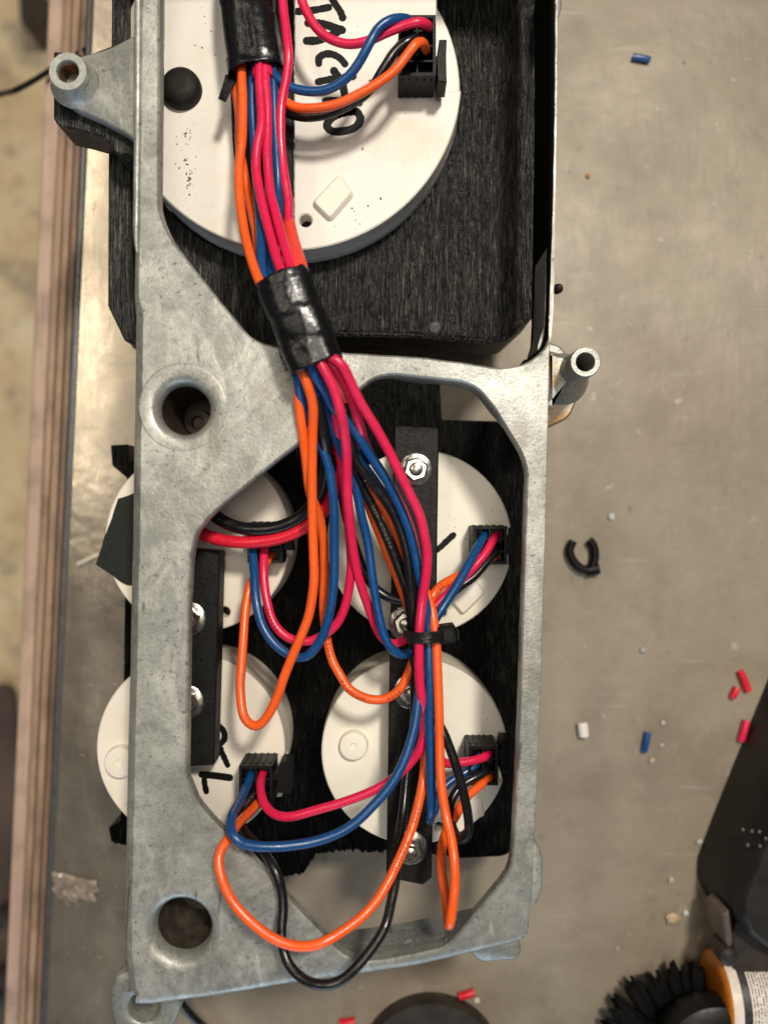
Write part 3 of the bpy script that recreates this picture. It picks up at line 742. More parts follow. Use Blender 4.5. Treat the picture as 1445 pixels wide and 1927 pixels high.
wire('W2', 'orange', U['or2']+[(545, 640, 82), (561, 715, 82), (564, 763, 80.5), (570, 815, 79.2), (576, 869), (582, 921, 74), (600, 966, 69.5), (607, 1007, 66), (610, 1077, 62), (609, 1146, 60), (615, 1198, 59.5), (626, 1243, 61), (643, 1274), (657, 1297), (693, 1316, 64), (723, 1316), (751, 1298), (768, 1267, 64), (778, 1240, 64), (792, 1205, 66), (803, 1165, 64), (808, 1139), (816, 1118, 62), (834, 1098), (861, 1084, 57), (900, 1064), (922, 1052, 51), (931, 1049, 45)],
     'orange wire hanging in a round loop above the lower right gauge')
wire('W3', 'orange', U['or1']+[(530, 620, 87), (565, 690, 86), (581, 732, 85), (588, 763), (589, 815, 80), (588, 900, 77), (589, 973), (591, 1042, 75), (592, 1094), (582, 1156, 74), (558, 1215, 73.5), (534, 1277), (524, 1309), (503, 1350, 71), (482, 1368, 70), (461, 1354), (453, 1302, 66), (455, 1250), (458, 1198, 62), (463, 1139), (472, 1101, 57), (486, 1078), (502, 1058, 52), (511, 1046, 45)],
     'orange wire making a narrow U over the lower left gauge')
wire('W4', 'pink', U['pi2']+[(578, 620, 87.5), (596, 660, 86), (620, 700, 84), (632, 780, 80), (640, 850, 75), (646, 900), (653, 960, 71), (659, 1020, 69), (661, 1077, 67), (651, 1137), (632, 1177, 64), (607, 1196), (579, 1208, 62.5), (544, 1202), (517, 1177, 61), (502, 1129), (496, 1075, 57), (498, 1030, 53), (502, 1012, 50.5), (503, 1005, 45)],
     'pink printed wire curving into the upper left gauge plug')
wire('W5', 'pink', U['pi1']+[(572, 620, 88.5), (590, 660, 88.8), (612, 697, 88.5), (629, 732), (643, 781, 86), (650, 832), (652, 869, 80), (654, 921), (657, 965, 76), (661, 1010), (668, 1060, 70), (678, 1100), (690, 1135, 65), (703, 1170, 63), (718, 1198), (737, 1212, 62), (758, 1207), (776, 1196, 65), (797, 1175, 66), (816, 1143, 64), (835, 1124), (858, 1101, 60), (886, 1073, 56), (913, 1039, 53.5), (926, 1018, 51), (934, 1005, 45)],
     'scuffed pink wire running on top down to the cable tie and the upper right plug')
wire('W6', 'blue', [(545, 600, 86), (572, 680, 85), (581, 711, 84), (598, 746), (615, 781, 79), (629, 815), (641, 846, 76), (654, 880), (668, 914, 71), (680, 966), (692, 1021, 68), (699, 1077), (707, 1129), (716, 1174, 67.5), (726, 1205), (740, 1225, 67), (758, 1234), (776, 1226, 65), (800, 1195, 66), (823, 1156, 67), (848, 1118, 64.5), (872, 1080, 61), (896, 1035, 55.5), (908, 1013, 51), (913, 1003, 45)],
     'blue wire bending sharply at the cable tie and up to the upper right plug')
wire('W7', 'blue', U['bl2']+[(570, 640, 88), (592, 705, 86), (612, 736), (627, 768, 82), (650, 790, 80.5), (672, 818), (700, 860, 77.5), (722, 893), (746, 938, 75.5), (765, 987), (779, 1035, 73.5), (790, 1084), (797, 1120, 72), (803, 1150), (806, 1181, 71), (807, 1250, 72), (809, 1354), (811, 1458, 72), (811, 1525, 70.5), (810, 1543, 67), (815, 1535, 60), (822, 1505, 56), (837, 1478, 53.5), (861, 1461), (889, 1444, 51), (903, 1424, 50.5), (905, 1416, 45)],
     'blue wire hanging straight down through the cable tie to a folded tip')
wire('W8', 'blue', U['bl3']+[(560, 640, 84), (584, 705, 82), (603, 745, 80), (632, 790, 77.5), (655, 828, 76), (680, 870, 74.5), (702, 900, 73), (730, 945, 71), (757, 1000, 69.5), (774, 1080, 67), (783, 1180, 66.5), (788, 1260, 69), (786, 1319, 72), (780, 1368), (764, 1423, 75), (740, 1471), (706, 1513, 77), (664, 1551), (619, 1574, 79), (578, 1586), (565, 1588), (513, 1594, 81.5), (461, 1589, 83), (438, 1572, 83), (434, 1544, 79), (440, 1525), (451, 1507, 66), (464, 1480, 57), (472, 1458, 51), (475, 1450, 45)],
     'blue wire sweeping in a wide arc to the plug of the OIL gauge')
wire('W9', 'pink', [(572, 610, 86), (600, 660, 88), (640, 684, 89), (657, 713, 87), (675, 752), (702, 796, 84), (728, 843), (750, 887, 81), (772, 930), (789, 966, 79), (798, 1008), (803, 1042, 77), (801, 1087), (795, 1129, 75), (791, 1174, 75.5), (789, 1233, 75), (789, 1275), (793, 1319, 72), (802, 1361, 66), (815, 1405, 60), (837, 1437, 58), (861, 1436, 57), (896, 1430, 55.5), (914, 1423, 53), (922, 1414, 45)],
     'bright pink wire lying on top of the right hand run to the lower right plug')
wire('W10', 'pink', [(570, 610, 85), (600, 665, 86), (630, 694, 86), (648, 722, 84.5), (660, 750), (674, 790, 81), (686, 830, 77), (703, 866, 73), (740, 925, 69.5), (768, 985, 67.5), (783, 1050, 66), (788, 1190, 66), (791, 1300, 67), (797, 1381, 69), (789, 1412), (771, 1437, 69), (744, 1461), (706, 1485, 69), (654, 1507), (602, 1523, 69), (541, 1538, 68), (512, 1530, 65), (496, 1508, 61), (491, 1476, 55), (495, 1458, 51), (497, 1449, 45)],
     'pink wire arcing low across to the plug of the OIL gauge')
wire('W11', 'orange', [(568, 610, 84), (596, 655, 85), (623, 686, 85), (638, 722, 83), (650, 762, 79), (660, 810, 74), (672, 868, 70), (690, 918, 68), (716, 952), (740, 992, 66.5), (775, 1070, 66), (806, 1125, 69), (813, 1155, 71), (818, 1190, 72), (821, 1225), (823, 1267, 73), (826, 1337), (828, 1406, 75), (830, 1475), (838, 1534, 78), (848, 1579), (854, 1624, 83), (855, 1665), (851, 1710, 84.5), (847, 1739, 84), (844, 1740, 82), (840, 1705, 79), (832, 1650, 76), (831, 1603, 72), (840, 1565, 66), (858, 1535, 61), (875, 1503, 57), (898, 1482, 54), (916, 1466, 51), (924, 1458, 45)],
     'orange wire hanging lowest with a folded tip over the frame opening')
wire('W12', 'orange', [(570, 620, 83), (590, 660, 82), (618, 700, 80), (634, 760, 77), (652, 830, 72.5), (671, 885, 69), (685, 926, 67), (699, 966), (716, 1008, 64.5), (729, 1042), (752, 1100, 63), (780, 1180, 63), (797, 1290, 64), (800, 1399, 65), (797, 1458, 67), (785, 1520, 72), (771, 1568), (747, 1624, 79), (723, 1672), (695, 1710, 84.5), (654, 1745), (602, 1776, 89), (561, 1781), (519, 1769, 88.5), (478, 1739), (436, 1694, 86), (415, 1649), (411, 1611, 82), (419, 1592), (430, 1578, 79.3), (444, 1556, 74), (461, 1537, 66), (480, 1518, 58), (490, 1506, 54), (497, 1497, 46)],
     'long orange wire looping over the bottom of the metal frame')
wire('W13', 'black', [(580, 640, 85), (620, 700, 83), (643, 746, 80), (655, 800), (668, 866, 77), (687, 893), (713, 926, 74.5), (737, 959), (754, 997, 72.5), (766, 1042), (772, 1094, 71.5), (779, 1181, 70), (788, 1270, 67), (805, 1325, 70), (835, 1378, 74), (845, 1402), (859, 1444, 74.5), (872, 1492), (881, 1541, 73), (880, 1568), (868, 1581, 70.5), (855, 1568, 66), (846, 1530, 61), (852, 1503, 58), (868, 1479, 56), (896, 1462, 54.5), (915, 1450, 52), (923, 1443, 45)],
     'black wire twisting into a long teardrop loop at the lower right plug')
wire('W14', 'black', [(575, 640, 82), (605, 700, 80), (630, 780, 77), (650, 850, 73.5), (672, 895), (699, 949, 70), (720, 994), (738, 1035, 68.5), (754, 1077), (766, 1115, 67.5), (776, 1195, 65.5), (780, 1300, 63), (778, 1370, 61), (768, 1440, 60), (759, 1527, 65), (751, 1579, 71), (744, 1656, 79), (735, 1700), (724, 1744, 85), (702, 1782), (672, 1818, 88), (640, 1845), (606, 1854, 89), (571, 1844), (545, 1819, 86), (533, 1788), (529, 1753, 83), (533, 1716, 81.5), (531, 1677, 80.5), (518, 1638, 80), (490, 1596, 76), (466, 1570, 71), (453, 1544, 65), (458, 1522, 60), (468, 1505, 57), (478, 1493, 54), (484, 1484, 46)],
     'long black wire looping past the bottom edge of the metal frame')
wire('W15', 'black', [(570, 640, 83), (592, 740, 81), (606, 815, 77), (624, 869, 71), (640, 914, 66), (655, 985, 63), (683, 1068, 61.5), (695, 1094), (713, 1113, 61), (737, 1127), (761, 1131, 62), (795, 1140, 62), (830, 1130, 60), (868, 1101, 57), (889, 1087, 56), (917, 1056, 53.5), (930, 1038, 51), (936, 1027, 45)],
     'black wire dipping across the upper right gauge to its plug')
wire('W16', 'black', [(340, 915, 60), (380, 950, 59), (403, 970), (427, 985, 59.5), (461, 995), (506, 996, 61), (541, 988), (572, 968, 63), (598, 931, 66), (614, 880, 71), (608, 815, 77.8), (594, 750, 81), (580, 690, 83), (560, 630, 84)],
     'thick glossy black cable coming out from under the frame', 1.65)
wire('W17', 'red', [(300, 930, 57), (345, 978, 58), (371, 998), (399, 1011, 58.5), (437, 1019), (479, 1021, 60), (524, 1014), (565, 997, 62), (593, 976), (617, 949, 64), (633, 905, 67), (637, 850, 71), (628, 780, 76), (610, 700, 82), (590, 640, 84)],
     'thick red cable coming out from under the frame', 1.6)
wire('W18', 'pink', U['red'], 'pink wire spliced into the red heat shrink sleeve', 1.15)
wire('T1', 'pink', [(560, -160, 70), (565, -20, 70), (567, 0), (576, 21), (594, 52, 70), (621, 74), (656, 84, 70), (694, 78), (729, 62, 72), (767, 47), (788, 42, 73), (801, 47, 71), (806, 55, 62)],
     'pink wire dipping from the top into the large gauge plug')
wire('T2', 'blue', [(478, 60, 66), (500, 115, 67), (518, 142, 69), (545, 163), (580, 172, 70), (615, 169), (649, 149, 72), (673, 121), (694, 83, 74.5), (711, 54), (736, 38, 74), (763, 36, 72), (774, 42, 68), (780, 52, 61)],
     'blue S shaped wire running to the large gauge plug')
wire('T3', 'orange', [(490, 90, 66), (515, 165, 66.5), (535, 190, 68), (559, 203), (594, 204, 70), (635, 196), (677, 176, 72), (711, 156), (743, 131, 73), (767, 101), (783, 81, 73.5), (794, 81, 71.5), (800, 93, 66), (802, 101, 60)],
     'orange wire curving across the TACHO lettering to the plug')
wire('T4', 'black', [(490, 120, 63), (515, 190, 63), (535, 210, 63), (573, 221), (615, 216, 65), (656, 199), (694, 173, 68), (722, 128, 70), (746, 93), (772, 75, 70.5), (790, 72, 68), (800, 79, 60)],
     'black wire lying under the orange one to the large gauge plug')
# heat shrink sleeve
hc = spline(zfill([(543, 414, 71), (549, 450, 75), (560, 500, 83), (570, 535, 85), (574, 560, 86)]), .8)
obj('heat_shrink_sleeve', tube(hc, 1.5, 20, True, lambda i, th: (math.cos(th)*1.15, math.sin(th)*(1.45+.75*min(1, i/len(hc)*1.6)))), SHRINK, hn, angle=70)
obj('pink_collar', tube(spline(zfill([(494, 128, 69.8), (494, 143, 70.2)]), .6), 2.3, 18, True, lambda i, th: (math.cos(th)*1.5, math.sin(th)*2.45)), PINK, hn)

# printed lettering that follows the wires
def wire_text(key, text, px, py, size, mat, rev=False, parent_label=None):
    c, r = CURVES[key]
    if rev: c = c[::-1]
    scr = np.array([[(v[0]/sc(v[2]))+722.5, 963.5-v[1]/sc(v[2])] for v in c])
    i = int(np.argmin(np.hypot(scr[:, 0]-px, scr[:, 1]-py)))
    s = np.r_[0, np.cumsum(np.linalg.norm(np.diff(c, axis=0), axis=1))]
    cu = bpy.data.curves.new('t', 'FONT'); cu.body = text; cu.size = size; cu.align_x = 'CENTER'; cu.align_y = 'CENTER'; cu.resolution_u = 2
    cu.space_character = 1.35
    ob = bpy.data.objects.new('t', cu); COL.objects.link(ob)
    dg = bpy.context.evaluated_depsgraph_get(); me = ob.evaluated_get(dg).to_mesh()
    bm = bmesh.new(); bm.from_mesh(me); bpy.data.objects.remove(ob); bpy.data.curves.remove(cu)
    bmesh.ops.triangulate(bm, faces=bm.faces)
    bmesh.ops.subdivide_edges(bm, edges=[e for e in bm.edges if e.calc_length() > .5], cuts=1)
    t = np.gradient(c, axis=0); t /= np.linalg.norm(t, axis=1)[:, None]
    for v in bm.verts:
        x, y = v.co.x, v.co.y; ss = s[i]+x
        p = np.array([np.interp(ss, s, c[:, k]) for k in range(3)]); tt = np.array([np.interp(ss, s, t[:, k]) for k in range(3)]); tt /= np.linalg.norm(tt)
        b = np.cross((0, 0, 1.0), tt); b /= np.linalg.norm(b); n = np.cross(tt, b)
        th = y/r; v.co = Vector(p+(r+.025)*(n*math.cos(th)+b*math.sin(th)))
    obj('printed_lettering', bm, mat, hn, smooth=False)
WINK = m_simple('pale_wire_print', (.10, .092, .08), .5); DINK = m_simple('dark_wire_print', (.16, .012, .006), .5); RINK = m_simple('dark_red_print', (.10, .004, .012), .5)
wire_text('W2', '300V', 738, 1308, 1.5, DINK, True); wire_text('W2', 'HONGYA', 664, 1302, 1.5, DINK, True)
wire_text('W2', '20AWG', 617, 1215, 1.4, DINK)
wire_text('W2', '20', 828, 1104, 1.5, DINK, True)
wire_text('W4', 'E346993', 514, 1165, 1.35, RINK)
wire_text('W12', '300V', 782, 1535, 1.5, DINK, True); wire_text('W12', 'HONGYA', 752, 1615, 1.4, DINK, True)
wire_text('W14', '300V  HONGYA', 716, 990, 1.3, WINK); wire_text('W14', '20AWG', 470, 1505, 1.3, WINK)

# vinyl tape wraps
def wrap(path, a, b, seed, key, n=56, ridge=5, step=.5):
    c = spline(zfill(path), .55); m = len(c); rnd = random.Random(seed)
    ph = [rnd.uniform(0, 6.28) for _ in range(6)]
    e0 = [rnd.uniform(-.25, .25) for _ in range(n)]; e1 = [rnd.uniform(-.25, .25) for _ in range(n)]
    t, nn, bb = frames(c); bm = bmesh.new(); R_ = []
    for i in range(m):
        u = i/(m-1); l = []
        for k in range(n):
            th = 2*math.pi*k/n
            q = 1+.026*abs(math.sin(ridge*.5*th+ph[0]+u*.9))+.012*math.sin((ridge+4)*th+ph[1]-u*3)+.010*math.sin(11*u+ph[2]+2*th)-.035*max(0, math.sin(4*u+2*th+ph[4]))**8
            q *= (abs(math.cos(th))**2.8+abs(math.sin(th))**2.8)**(-1/2.8)
            q += .045*(((th/6.283)*.6+u*1.6+ph[3]) % 1 < .5)
            p = c[i]+nn[i]*math.cos(th)*a*q+bb[i]*math.sin(th)*b*q
            if i == 0: p = p+t[i]*e0[k]
            if i == m-1: p = p+t[i]*e1[k]
            l.append(bm.verts.new(p))
        R_.append(l)
    for x, y in zip(R_, R_[1:]): bridge(bm, x, y)
    o = obj('tape_wrap', bm, TAPE, hn, angle=60)
    md = o.modifiers.new('thick', 'SOLIDIFY'); md.thickness = .0003; md.offset = -1
    return o
wrap([(532, 524, 85.5), (560, 598, 86), (598, 690, 85.5)], 5.0, 6.0, 3, 'a')
wrap([(466, -170, 66), (467, -40, 66), (470, 40, 66.5), (485, 140, 67)], 5.4, 6.6, 8, 'b', ridge=4)
# loose tape ends
def flap(px, z, label=None):
    b_ = prism([P2(a, b, z) for a, b in px], z-.3, z)
    for v in b_.verts: v.co.z += random.uniform(-.25, .25)
    obj('tape_flap', b_, TAPE, hn, label=label)
flap([(520, 640), (556, 700), (552, 694), (536, 699), (527, 672)], 80.6)
flap([(424, 140), (450, 136), (438, 165), (424, 192), (411, 186), (418, 165)], 67.5)
flap([(516, 90), (533, 133), (540, 138), (522, 140), (500, 132)], 68.6)

# cable tie round the lower run
tie = empty('cable_tie', P(800, 1194, 62), 'small black cable tie holding the wires between the two right gauges', 'cable tie')
tc = P(800, 1192, 70)
loop = []
for k in range(44):
    th = 2*math.pi*k/44
    x = 4.3*math.copysign(abs(math.cos(th))**.75, math.cos(th)); z = 6.6*math.copysign(abs(math.sin(th))**.8, math.sin(th))
    loop.append((tc.x+x-.2, 69.5+z))
b_ = bmesh.new(); rr = []
for wdt, off in ((-1.35, 0), (1.35, 0), (1.35, .9), (-1.35, .9)):
    rr.append([b_.verts.new((tc.x-.2+(x-tc.x+.2)*(1+off*.2), tc.y+wdt+.04*(x-tc.x), 69.5+(z-69.5)*(1+off*.16))) for x, z in loop])
for i in range(4): bridge(b_, rr[i], rr[(i+1) % 4])
obj('strap', b_, m_simple('glossy_nylon', (.010, .010, .010), .2, 0, .3, 500, .3, 900), tie, angle=40)
hp_ = round_poly([P2(a, b, 74) for a, b in [(822, 1181), (856, 1176), (862, 1205), (858, 1210), (826, 1214)]], .5)
obj('head', prism(hp_, 68.5, 74, ch=.5), NYLON, tie)
hp_ = round_poly([P2(a, b, 74) for a, b in [(832, 1186), (851, 1183), (854, 1203), (834, 1206)]], .4)
obj('head_window', prism(hp_, 73.6, 74.25, ch=.15), BAR, tie)
obj('cut_tail', prism([P2(a, b, 73) for a, b in [(859, 1184), (865, 1190), (866, 1203), (860, 1206)]], 70, 72.6, ch=.2), NYLON, tie)

# plug connectors
def plug(px0, px1, py0, py1, z0, z1, latch, rows, label):
    a = P(px0, py1, z1); b = P(px1, py0, z1)
    x0, x1, y0, y1 = a.x, b.x, a.y, b.y; t = .75
    core = box(x0+.05, x1-.05, y0+.05, y1-.05, z0+.05, z1-4.2)
    parts = [core, box(x0, x0+t, y0, y1, z0+.1, z1), box(x1-t, x1, y0, y1, z0+.1, z1),
             box(x0+t, x1-t, y0, y0+t, z0+.1, z1-.02), box(x0+t, x1-t, y1-t, y1, z0+.1, z1-.02)]
    xm = (x0+x1)/2
    parts.append(box(xm-.22, xm+.22, y0+t, y1-t, z0+.2, z1-.25))
    for k in range(1, rows):
        y = y0+(y1-y0)*k/rows
        parts.append(box(x0+t, xm-.22, y-.2, y+.2, z0+.2, z1-.3)); parts.append(box(xm+.22, x1-t, y-.2, y+.2, z0+.2, z1-.3))
    for k in range(5):
        xx = x0+(x1-x0)*(k+.5)/5
        parts += [box(xx-.28, xx+.28, y0-.22, y0+.02, z0+.3, z1-2.0), box(xx-.28, xx+.28, y1-.02, y1+.22, z0+.3, z1-2.0)]
    o = obj('plug', join(*parts), NYLON, hn, smooth=False, label=label)
    pins = []
    for k in range(rows):
        for xx in ((x0+t+xm-.22)/2, (xm+.22+x1-t)/2):
            yy = y0+(y1-y0)*(k+.5)/rows; pins.append(box(xx-.32, xx+.32, yy-.32, yy+.32, z1-4.25, z1-3.5))
    obj('pins', join(*pins), BROWN, o, smooth=False)
    l0 = P(latch[0], latch[3], z1); l1 = P(latch[1], latch[2], z1)
    dy = l1.y-l0.y; dx = l1.x-l0.x
    L = [box(x1-.05, l0.x+.3*dx, l0.y+dy*.42, l0.y+dy*.62, z0+3, z1-1.2),
         prism([(l0.x+.22*dx, l0.y+dy*.02), (l1.x, l0.y-.0), (l1.x-.05*dx, l1.y-dy*.4), (l1.x, l1.y), (l0.x+.35*dx, l1.y), (l0.x+.1*dx, l0.y+dy*.55)], z0+2.5, z1-.9, ch=.2)]
    q = obj('latch', join(*L), NYLON, o, smooth=False)
    return o
plug(750, 820, 28, 142, Z1, 66, (819, 841, 70, 151), 4, 'black plug on the large TACHO gauge')
plug(889, 954, 990, 1062, ZG, ZG+9, (951, 967, 1008, 1044), 3, 'black plug on the upper right gauge')
plug(881, 937, 1404, 1478, ZG, ZG+10.5, (938, 959, 1394, 1455), 3, 'black plug on the lower right gauge')
plug(466, 532, 983, 1059, ZG, ZG+8.5, (529, 551, 1006, 1036), 3, 'black plug on the upper left gauge')
plug(450, 513, 1441, 1519, ZG, ZG+11, (516, 547, 1437, 1496), 3, 'black plug on the OIL gauge')

# ------------------------------------------------------------------ scraps and tools on the bench
def scrap(name, label, cat, pa, pb, r, mat, group=None, z=None):
    z = r if z is None else z
    a = P(*pa, z); b = P(*pb, z)
    c = np.array([a+(b-a)*k/6 for k in range(7)])
    c[:, 2] += np.array([0, .1, .18, .2, .18, .1, 0])
    o = obj(name, tube(c, r, 14), mat, origin=(a+b)/2, angle=50); tag(o, label, cat, group); return o
G = 'snips of wire insulation on the bench'
scrap('insulation_snip', 'short blue insulation snip lying alone at the top right of the bench', 'wire offcut', (1190, 107), (1222, 113), 1.08, BLUE, G)
scrap('insulation_snip', 'short blue insulation snip beside the white pellet near the black box', 'wire offcut', (1218, 1378), (1211, 1414), 1.08, BLUE, G)
scrap('insulation_snip', 'longest bright red insulation snip above the black box', 'wire offcut', (1392, 1262), (1407, 1300), 1.2, REDW, G)
scrap('insulation_snip', 'tiny bright red insulation snip left of the longest red one', 'wire offcut', (1386, 1294), (1377, 1312), 1.15, REDW, G)
scrap('insulation_snip', 'dark pink insulation snip touching the left edge of the black box', 'wire offcut', (1404, 1356), (1393, 1394), 1.2, PINK, G)
scrap('insulation_snip', 'red insulation snip below the frame near the dark round disc', 'wire offcut', (864, 1875), (892, 1867), 1.3, REDW, G)
scrap('insulation_snip', 'dark red insulation snip cut off by the bottom of the photo', 'wire offcut', (640, 1926), (668, 1922), 1.4, REDW, G)
scrap('white_pellet', 'white pellet lying on the bench right of the frame', 'pellet', (1095, 1360), (1098, 1384), 1.7, WHITE)
def crumb(px, py, r, col, label, rx=1.0):
    c = P(px, py, 0); s = sc(0)
    b_ = bmesh.new(); bmesh.ops.create_icosphere(b_, subdivisions=2, radius=r*s)
    for v in b_.verts:
        v.co *= 1+random.uniform(-.18, .18); v.co.x *= rx; v.co.z *= .6
        v.co += Vector((c.x, c.y, r*s*.55))
    tag(obj('crumb', b_, m_simple('crumb_%d' % px, tuple(q*.72 for q in col), .6, 0, .35, 900), origin=(c.x, c.y, 0)), label, 'debris', 'crumbs of debris on the bench')
crumb(1148, 972, 7, (.75, .72, .66), 'white round crumb above the black clip')
crumb(1106, 331, 6, (.75, .40, .20), 'orange fleck alone on the upper bench', .7)
crumb(1263, 1727, 10, (.60, .45, .28), 'tan crumb near the brush', 1.3)
crumb(1288, 1717, 6, (.7, .7, .68), 'small white crumb beside the tan one')
crumb(897, 1882, 6, (.65, .60, .52), 'pale crumb beside the red snip below the frame')
crumb(1287, 117, 3, (.45, .40, .33), 'tiny pale crumb at the top of the bench')
crumb(1244, 1402, 4, (.6, .57, .5), 'pale crumb right of the lower blue snip')
crumb(1225, 1430, 6, (.55, .45, .33), 'brownish crumb under the lower blue snip')
crumb(1261, 1655, 6, (.6, .5, .42), 'pinkish crumb in the middle of the lower bench')
crumb(1246, 1360, 5, (.55, .52, .46), 'grey crumb up and right of the lower blue snip')
crumb(1208, 1223, 6, (.50, .47, .42), 'faint grey crumb on the bench above the blue snip')
crumb(1314, 1583, 6, (.58, .55, .5), 'pale crumb at the left corner of the black box')
crumb(1160, 1784, 4, (.5, .47, .42), 'tiny grey crumb above the brush bristles')
# small C-shaped clip
cl = spline([P(a, b, 2.2) for a, b in [(1078, 1018), (1071, 1036), (1080, 1058), (1098, 1072), (1112, 1069), (1119, 1048), (1116, 1026), (1108, 1016)]], .8)
tl = spline([P(a, b, 2.2) for a, b in [(1104, 1074), (1126, 1070)]], .8)
clip_ = empty('retaining_clip', P(1098, 1046, 0), 'small black C shaped clip lying on the bench right of the frame', 'clip')
obj('ring', tube(cl, 1.4, 12), NYLON, clip_); obj('tab', tube(tl, 1.9, 12), NYLON, clip_)
# straw and torn film on the left
scrap('straw_bit', 'pale straw pointing at the cloth tape on the left bench strip', 'straw', (146, 1062), (186, 1043), .75, m_simple('straw', (.55, .48, .36), .6))
b_ = bmesh.new(); g_ = [[None]*9 for _ in range(13)]
for i in range(13):
    for j in range(9):
        x = 100+i*7; y = 1640+j*8+i*1.5
        jag = random.uniform(-4, 4)
        g_[i][j] = b_.verts.new(P(x+jag, y+jag*.6, .25+random.uniform(0, .75)*(1 if 0 < j < 6 else .2)))
for i in range(12):
    for j in range(8):
        if (j < 5-abs(i-4)*.35 + random.uniform(0, 2)): b_.faces.new((g_[i][j], g_[i+1][j], g_[i+1][j+1], g_[i][j+1]))
bmesh.ops.delete(b_, geom=[v for v in b_.verts if not v.link_faces], context='VERTS')
tag(obj('torn_film', b_, m_simple('crumpled_film', (.26, .21, .165), .35, .3, .3, 300, .3, 500), origin=P(130, 1670, 0), angle=20), 'crumpled scrap of peeling film on the left bench strip', 'film scrap')

# black box at the lower right
BOXM = m_simple('dusty_black_plastic', (.0085, .007, .005), .5, 0, .9, 60, .3, 500)
bz_ = 28
bb_ = empty('black_tool_box', P(1400, 1520, 0), 'black angular case at the right edge with small raised dots', 'case')
bp = [(1600, 1000), (1462, 1240), (1345, 1530), (1312, 1618), (1312, 1650), (1330, 1690), (1372, 1722), (1440, 1742), (1640, 1760)]
obj('case_body', prism(inset(ccw(round_poly([P2(a, b, 1) for a, b in bp], 2.0)), 2.6), 0, bz_, ch=1.4, draft=2.6), BOXM, bb_, angle=40)
for k, (a, b) in enumerate([(1397, 1561), (1414, 1564), (1428, 1565), (1406, 1590), (1429, 1592), (1440, 1578)]):
    c = P(a, b, bz_); obj('raised_dot', lathe(c, [(.6, bz_-.1), (.5, bz_+.3), (.2, bz_+.5)], 12), m_simple('dot_grey', (.07, .06, .05), .45), bb_)
# clamp bracket and bottle
GUN = m_simple('dark_gunmetal', (.05, .042, .038), .45, .5, .4, 100)
br_ = empty('metal_bracket', P(1400, 1790, 0), 'dark metal bracket with a round knob between black case and orange bottle', 'bracket')
obj('plate', prism(round_poly([P2(a, b, 20) for a, b in [(1374, 1775), (1388, 1735), (1420, 1726), (1600, 1740), (1600, 1850), (1400, 1846), (1380, 1828)]], 1), 14, 20, ch=.8), GUN, br_)
kc = P(1374, 1806, 25); obj('knob', lathe(kc, [(2.2, 14), (2.9, 21), (2.7, 24), (1.5, 25.2)], 24), GUN, br_)
obj('arm', prism([P2(a, b, 22) for a, b in [(1360, 1722), (1372, 1715), (1380, 1770), (1372, 1800), (1362, 1770)]], 10, 22, ch=.6), m_simple('worn_metal', (.16, .13, .12), .4, .5), br_)
obj('block', prism(round_poly([P2(a, b, 26) for a, b in [(1410, 1722), (1600, 1715), (1600, 1790), (1450, 1785), (1425, 1765)]], 1), 20.1, 26, ch=.8), NYLON, br_)
bo = empty('labelled_bottle', P(1400, 1870, 0), 'orange bottle with a white printed label lying at the bottom right corner', 'bottle')
ax = P(0, 1850, 10).y; rB = 13.0
def xl(px): return P(px+14, 1850, rB).x
def hcyl(prof, mat, name, n=40, a0=0, a1=2*math.pi):
    b_ = bmesh.new(); L = []
    for x, r in prof:
        L.append([b_.verts.new((x, ax-2+r*math.cos(a0+(a1-a0)*k/n), rB+r*math.sin(a0+(a1-a0)*k/n))) for k in range(n)])
    for a, b in zip(L, L[1:]): bridge(b_, a, b)
    return obj(name, b_, mat, bo)
ORG = m_simple('amber_plastic', (.50, .15, .008), .25, 0, .3, 60)
hcyl([(xl(1324)+0, .1), (xl(1324)+.3, 5), (xl(1325), 9), (xl(1327), 11.6), (xl(1330), 12.7), (xl(1333), rB), (xl(1700), rB)], ORG, 'bottle_body')
def m_label():
    n = NT('printed_label')
    sx = n.n('ShaderNodeSeparateXYZ'); n.l(n.co, sx.inputs[0])
    wv = n.n('ShaderNodeTexWave', bands_direction='X'); wv.inputs['Scale'].default_value = 330
    n.l(n.co, wv.inputs['Vector'])
    k = n.ramp(wv.outputs['Fac'], [(.45, 0.), (.6, 1.)])
    bk = n.ramp(n.noise(1500, 3, .6, n.mapping((.5, 1, 1))), [(.42, 0.), (.5, 1.)])
    f = n.mix(1., k, bk, 'MULTIPLY')
    c = n.mix(f, (.72, .66, .58), (.10, .09, .08)); n.set(Base_Color=c, Roughness=.45); return n.m
hcyl([(xl(1334), rB+.2), (xl(1352), rB+.2)], m_simple('label_white', (.72, .64, .56), .45), 'label_edge')
hcyl([(xl(1352), rB+.25), (xl(1367), rB+.25)], m_simple('label_dark', (.035, .035, .04), .4, 0, .6, 700), 'label_band')
hcyl([(xl(1367), rB+.2), (xl(1690), rB+.2)], m_label(), 'label')
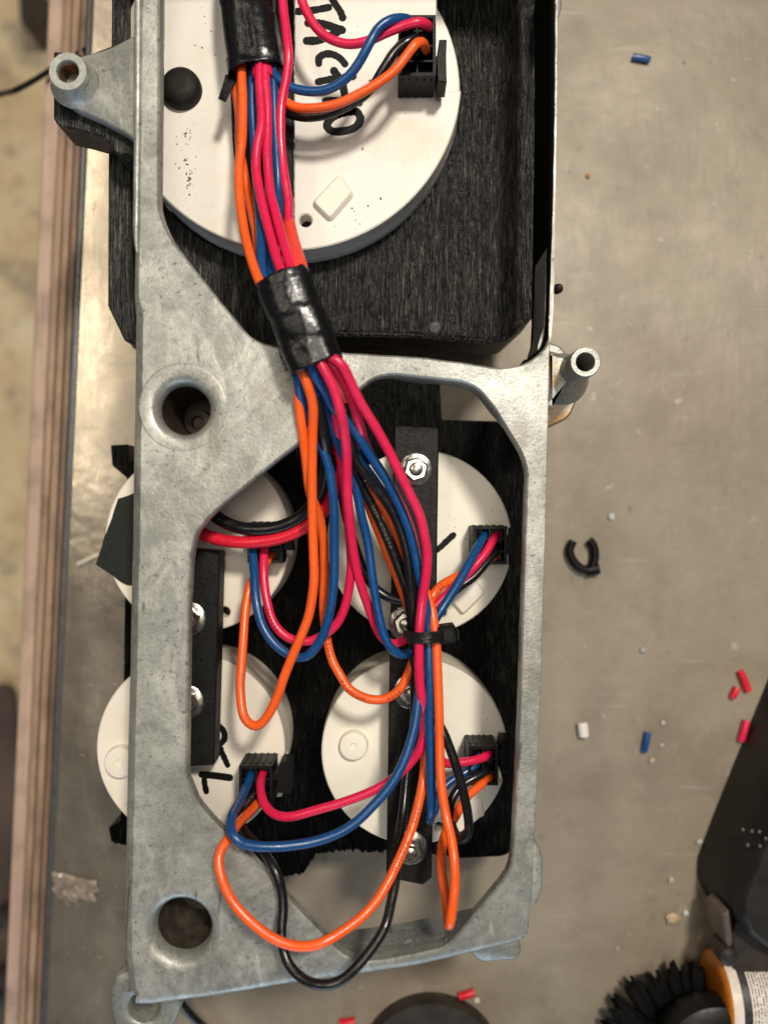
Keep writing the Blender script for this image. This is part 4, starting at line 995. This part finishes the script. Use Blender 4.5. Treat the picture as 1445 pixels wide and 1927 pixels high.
# round brush
bu = empty('round_brush', P(1310, 2000, 0), 'round black brush with thick bristle tufts at the bottom right', 'brush')
bc = P(1302, 1999, 8); s_ = sc(8)
BR = m_simple('black_bristles', (.003, .003, .003), .7, 0, .5, 900, .6, 2500, .12)
BRH = m_simple('brush_plastic', (.004, .004, .004), .38, 0, .4, 200, .1, 800, .25)
rnd = random.Random(4)
for k in range(26):
    a = 2*math.pi*k/26+.08
    d = Vector((math.cos(a), math.sin(a), 0)); L = 178+rnd.uniform(-10, 10)
    bms = []
    for q in range(9):
        aa = a+rnd.uniform(-.05, .05); dd = Vector((math.cos(aa), math.sin(aa), 0)); off = Vector((-d.y, d.x, 0))*rnd.uniform(-1.5, 1.5)
        p0 = Vector((bc.x, bc.y, 6))+d*95*s_+off*.7; p1 = Vector((bc.x, bc.y, 4+rnd.uniform(-1, 5)))+dd*(L+rnd.uniform(-14, 4))*s_+off
        c = np.array([p0+(p1-p0)*u+Vector((0, 0, 3*math.sin(u*3))) for u in (0, .3, .6, .85, 1)])
        bms.append(tube(c, np.array([1.3, 1.5, 1.4, 1.1, .5]), 6))
    obj('bristle_tuft', join(*bms), BR, bu)
obj('hub', lathe((bc.x, bc.y), [(118*s_, 0), (122*s_, 4), (120*s_, 13), (112*s_, 16), (100*s_, 17), (96*s_, 15), (60*s_, 14.5)], 64), BRH, bu)
hc2 = P(1352, 2002, 24); s2 = sc(24)
obj('handle', lathe((hc2.x, hc2.y), [(104*s2, 14.6), (110*s2, 20), (106*s2, 24), (90*s2, 25.5), (40*s2, 26)], 64), BRH, bu)
# dark round lid at the bottom
dc = P(812, 2024, 6); s_ = sc(6)
lid = empty('dark_disc', (dc.x, dc.y, 0), 'dark brown round disc cut off by the bottom of the photo', 'disc')
obj('disc_body', lathe(dc, [(137*s_, 0), (138*s_, 4.5), (134*s_, 6), (122*s_, 6.2), (118*s_, 5.4), (30*s_, 5.2)], 72), m_simple('dark_lid', (.026, .020, .015), .45, .1, .4, 120), lid)
# lead trailing out under the lower left lug
ld = spline(zfill([(328, 1870, 6), (345, 1893, 4), (362, 1912, 3), (385, 1935, 1.6), (430, 1985, 1.4)]), 1.5)
tag(obj('black_lead', tube(ld, 1.3, 10), BLACKW), 'short black lead trailing from under the lower left corner of the frame', 'lead')
# fine dust and filings
rnd = random.Random(31); vs, fs = [], []
for _ in range(230):
    px, py = (rnd.uniform(1060, 1440), rnd.uniform(0, 1920)) if rnd.random() < .8 else (rnd.uniform(140, 230), rnd.uniform(900, 1900))
    if rnd.random() < .5 and py < 1000: continue
    c = P(px, py, 0); r = rnd.uniform(.10, .34); k = len(vs); a0 = rnd.uniform(0, 6)
    for q in range(5): vs.append((c.x+r*math.cos(a0+q*1.257)*rnd.uniform(.6, 1.3), c.y+r*math.sin(a0+q*1.257)*rnd.uniform(.6, 1.3), .01))
    vs.append((c.x, c.y, r*.8)); fs += [(k+q, k+(q+1) % 5, k+5) for q in range(5)]
o = obj('dust', (vs, fs), m_simple('dust', (.34, .29, .23), .8, 0, .6, 40), smooth=False); o['kind'] = 'stuff'
o['label'] = 'fine pale dust and filings scattered over the bench'
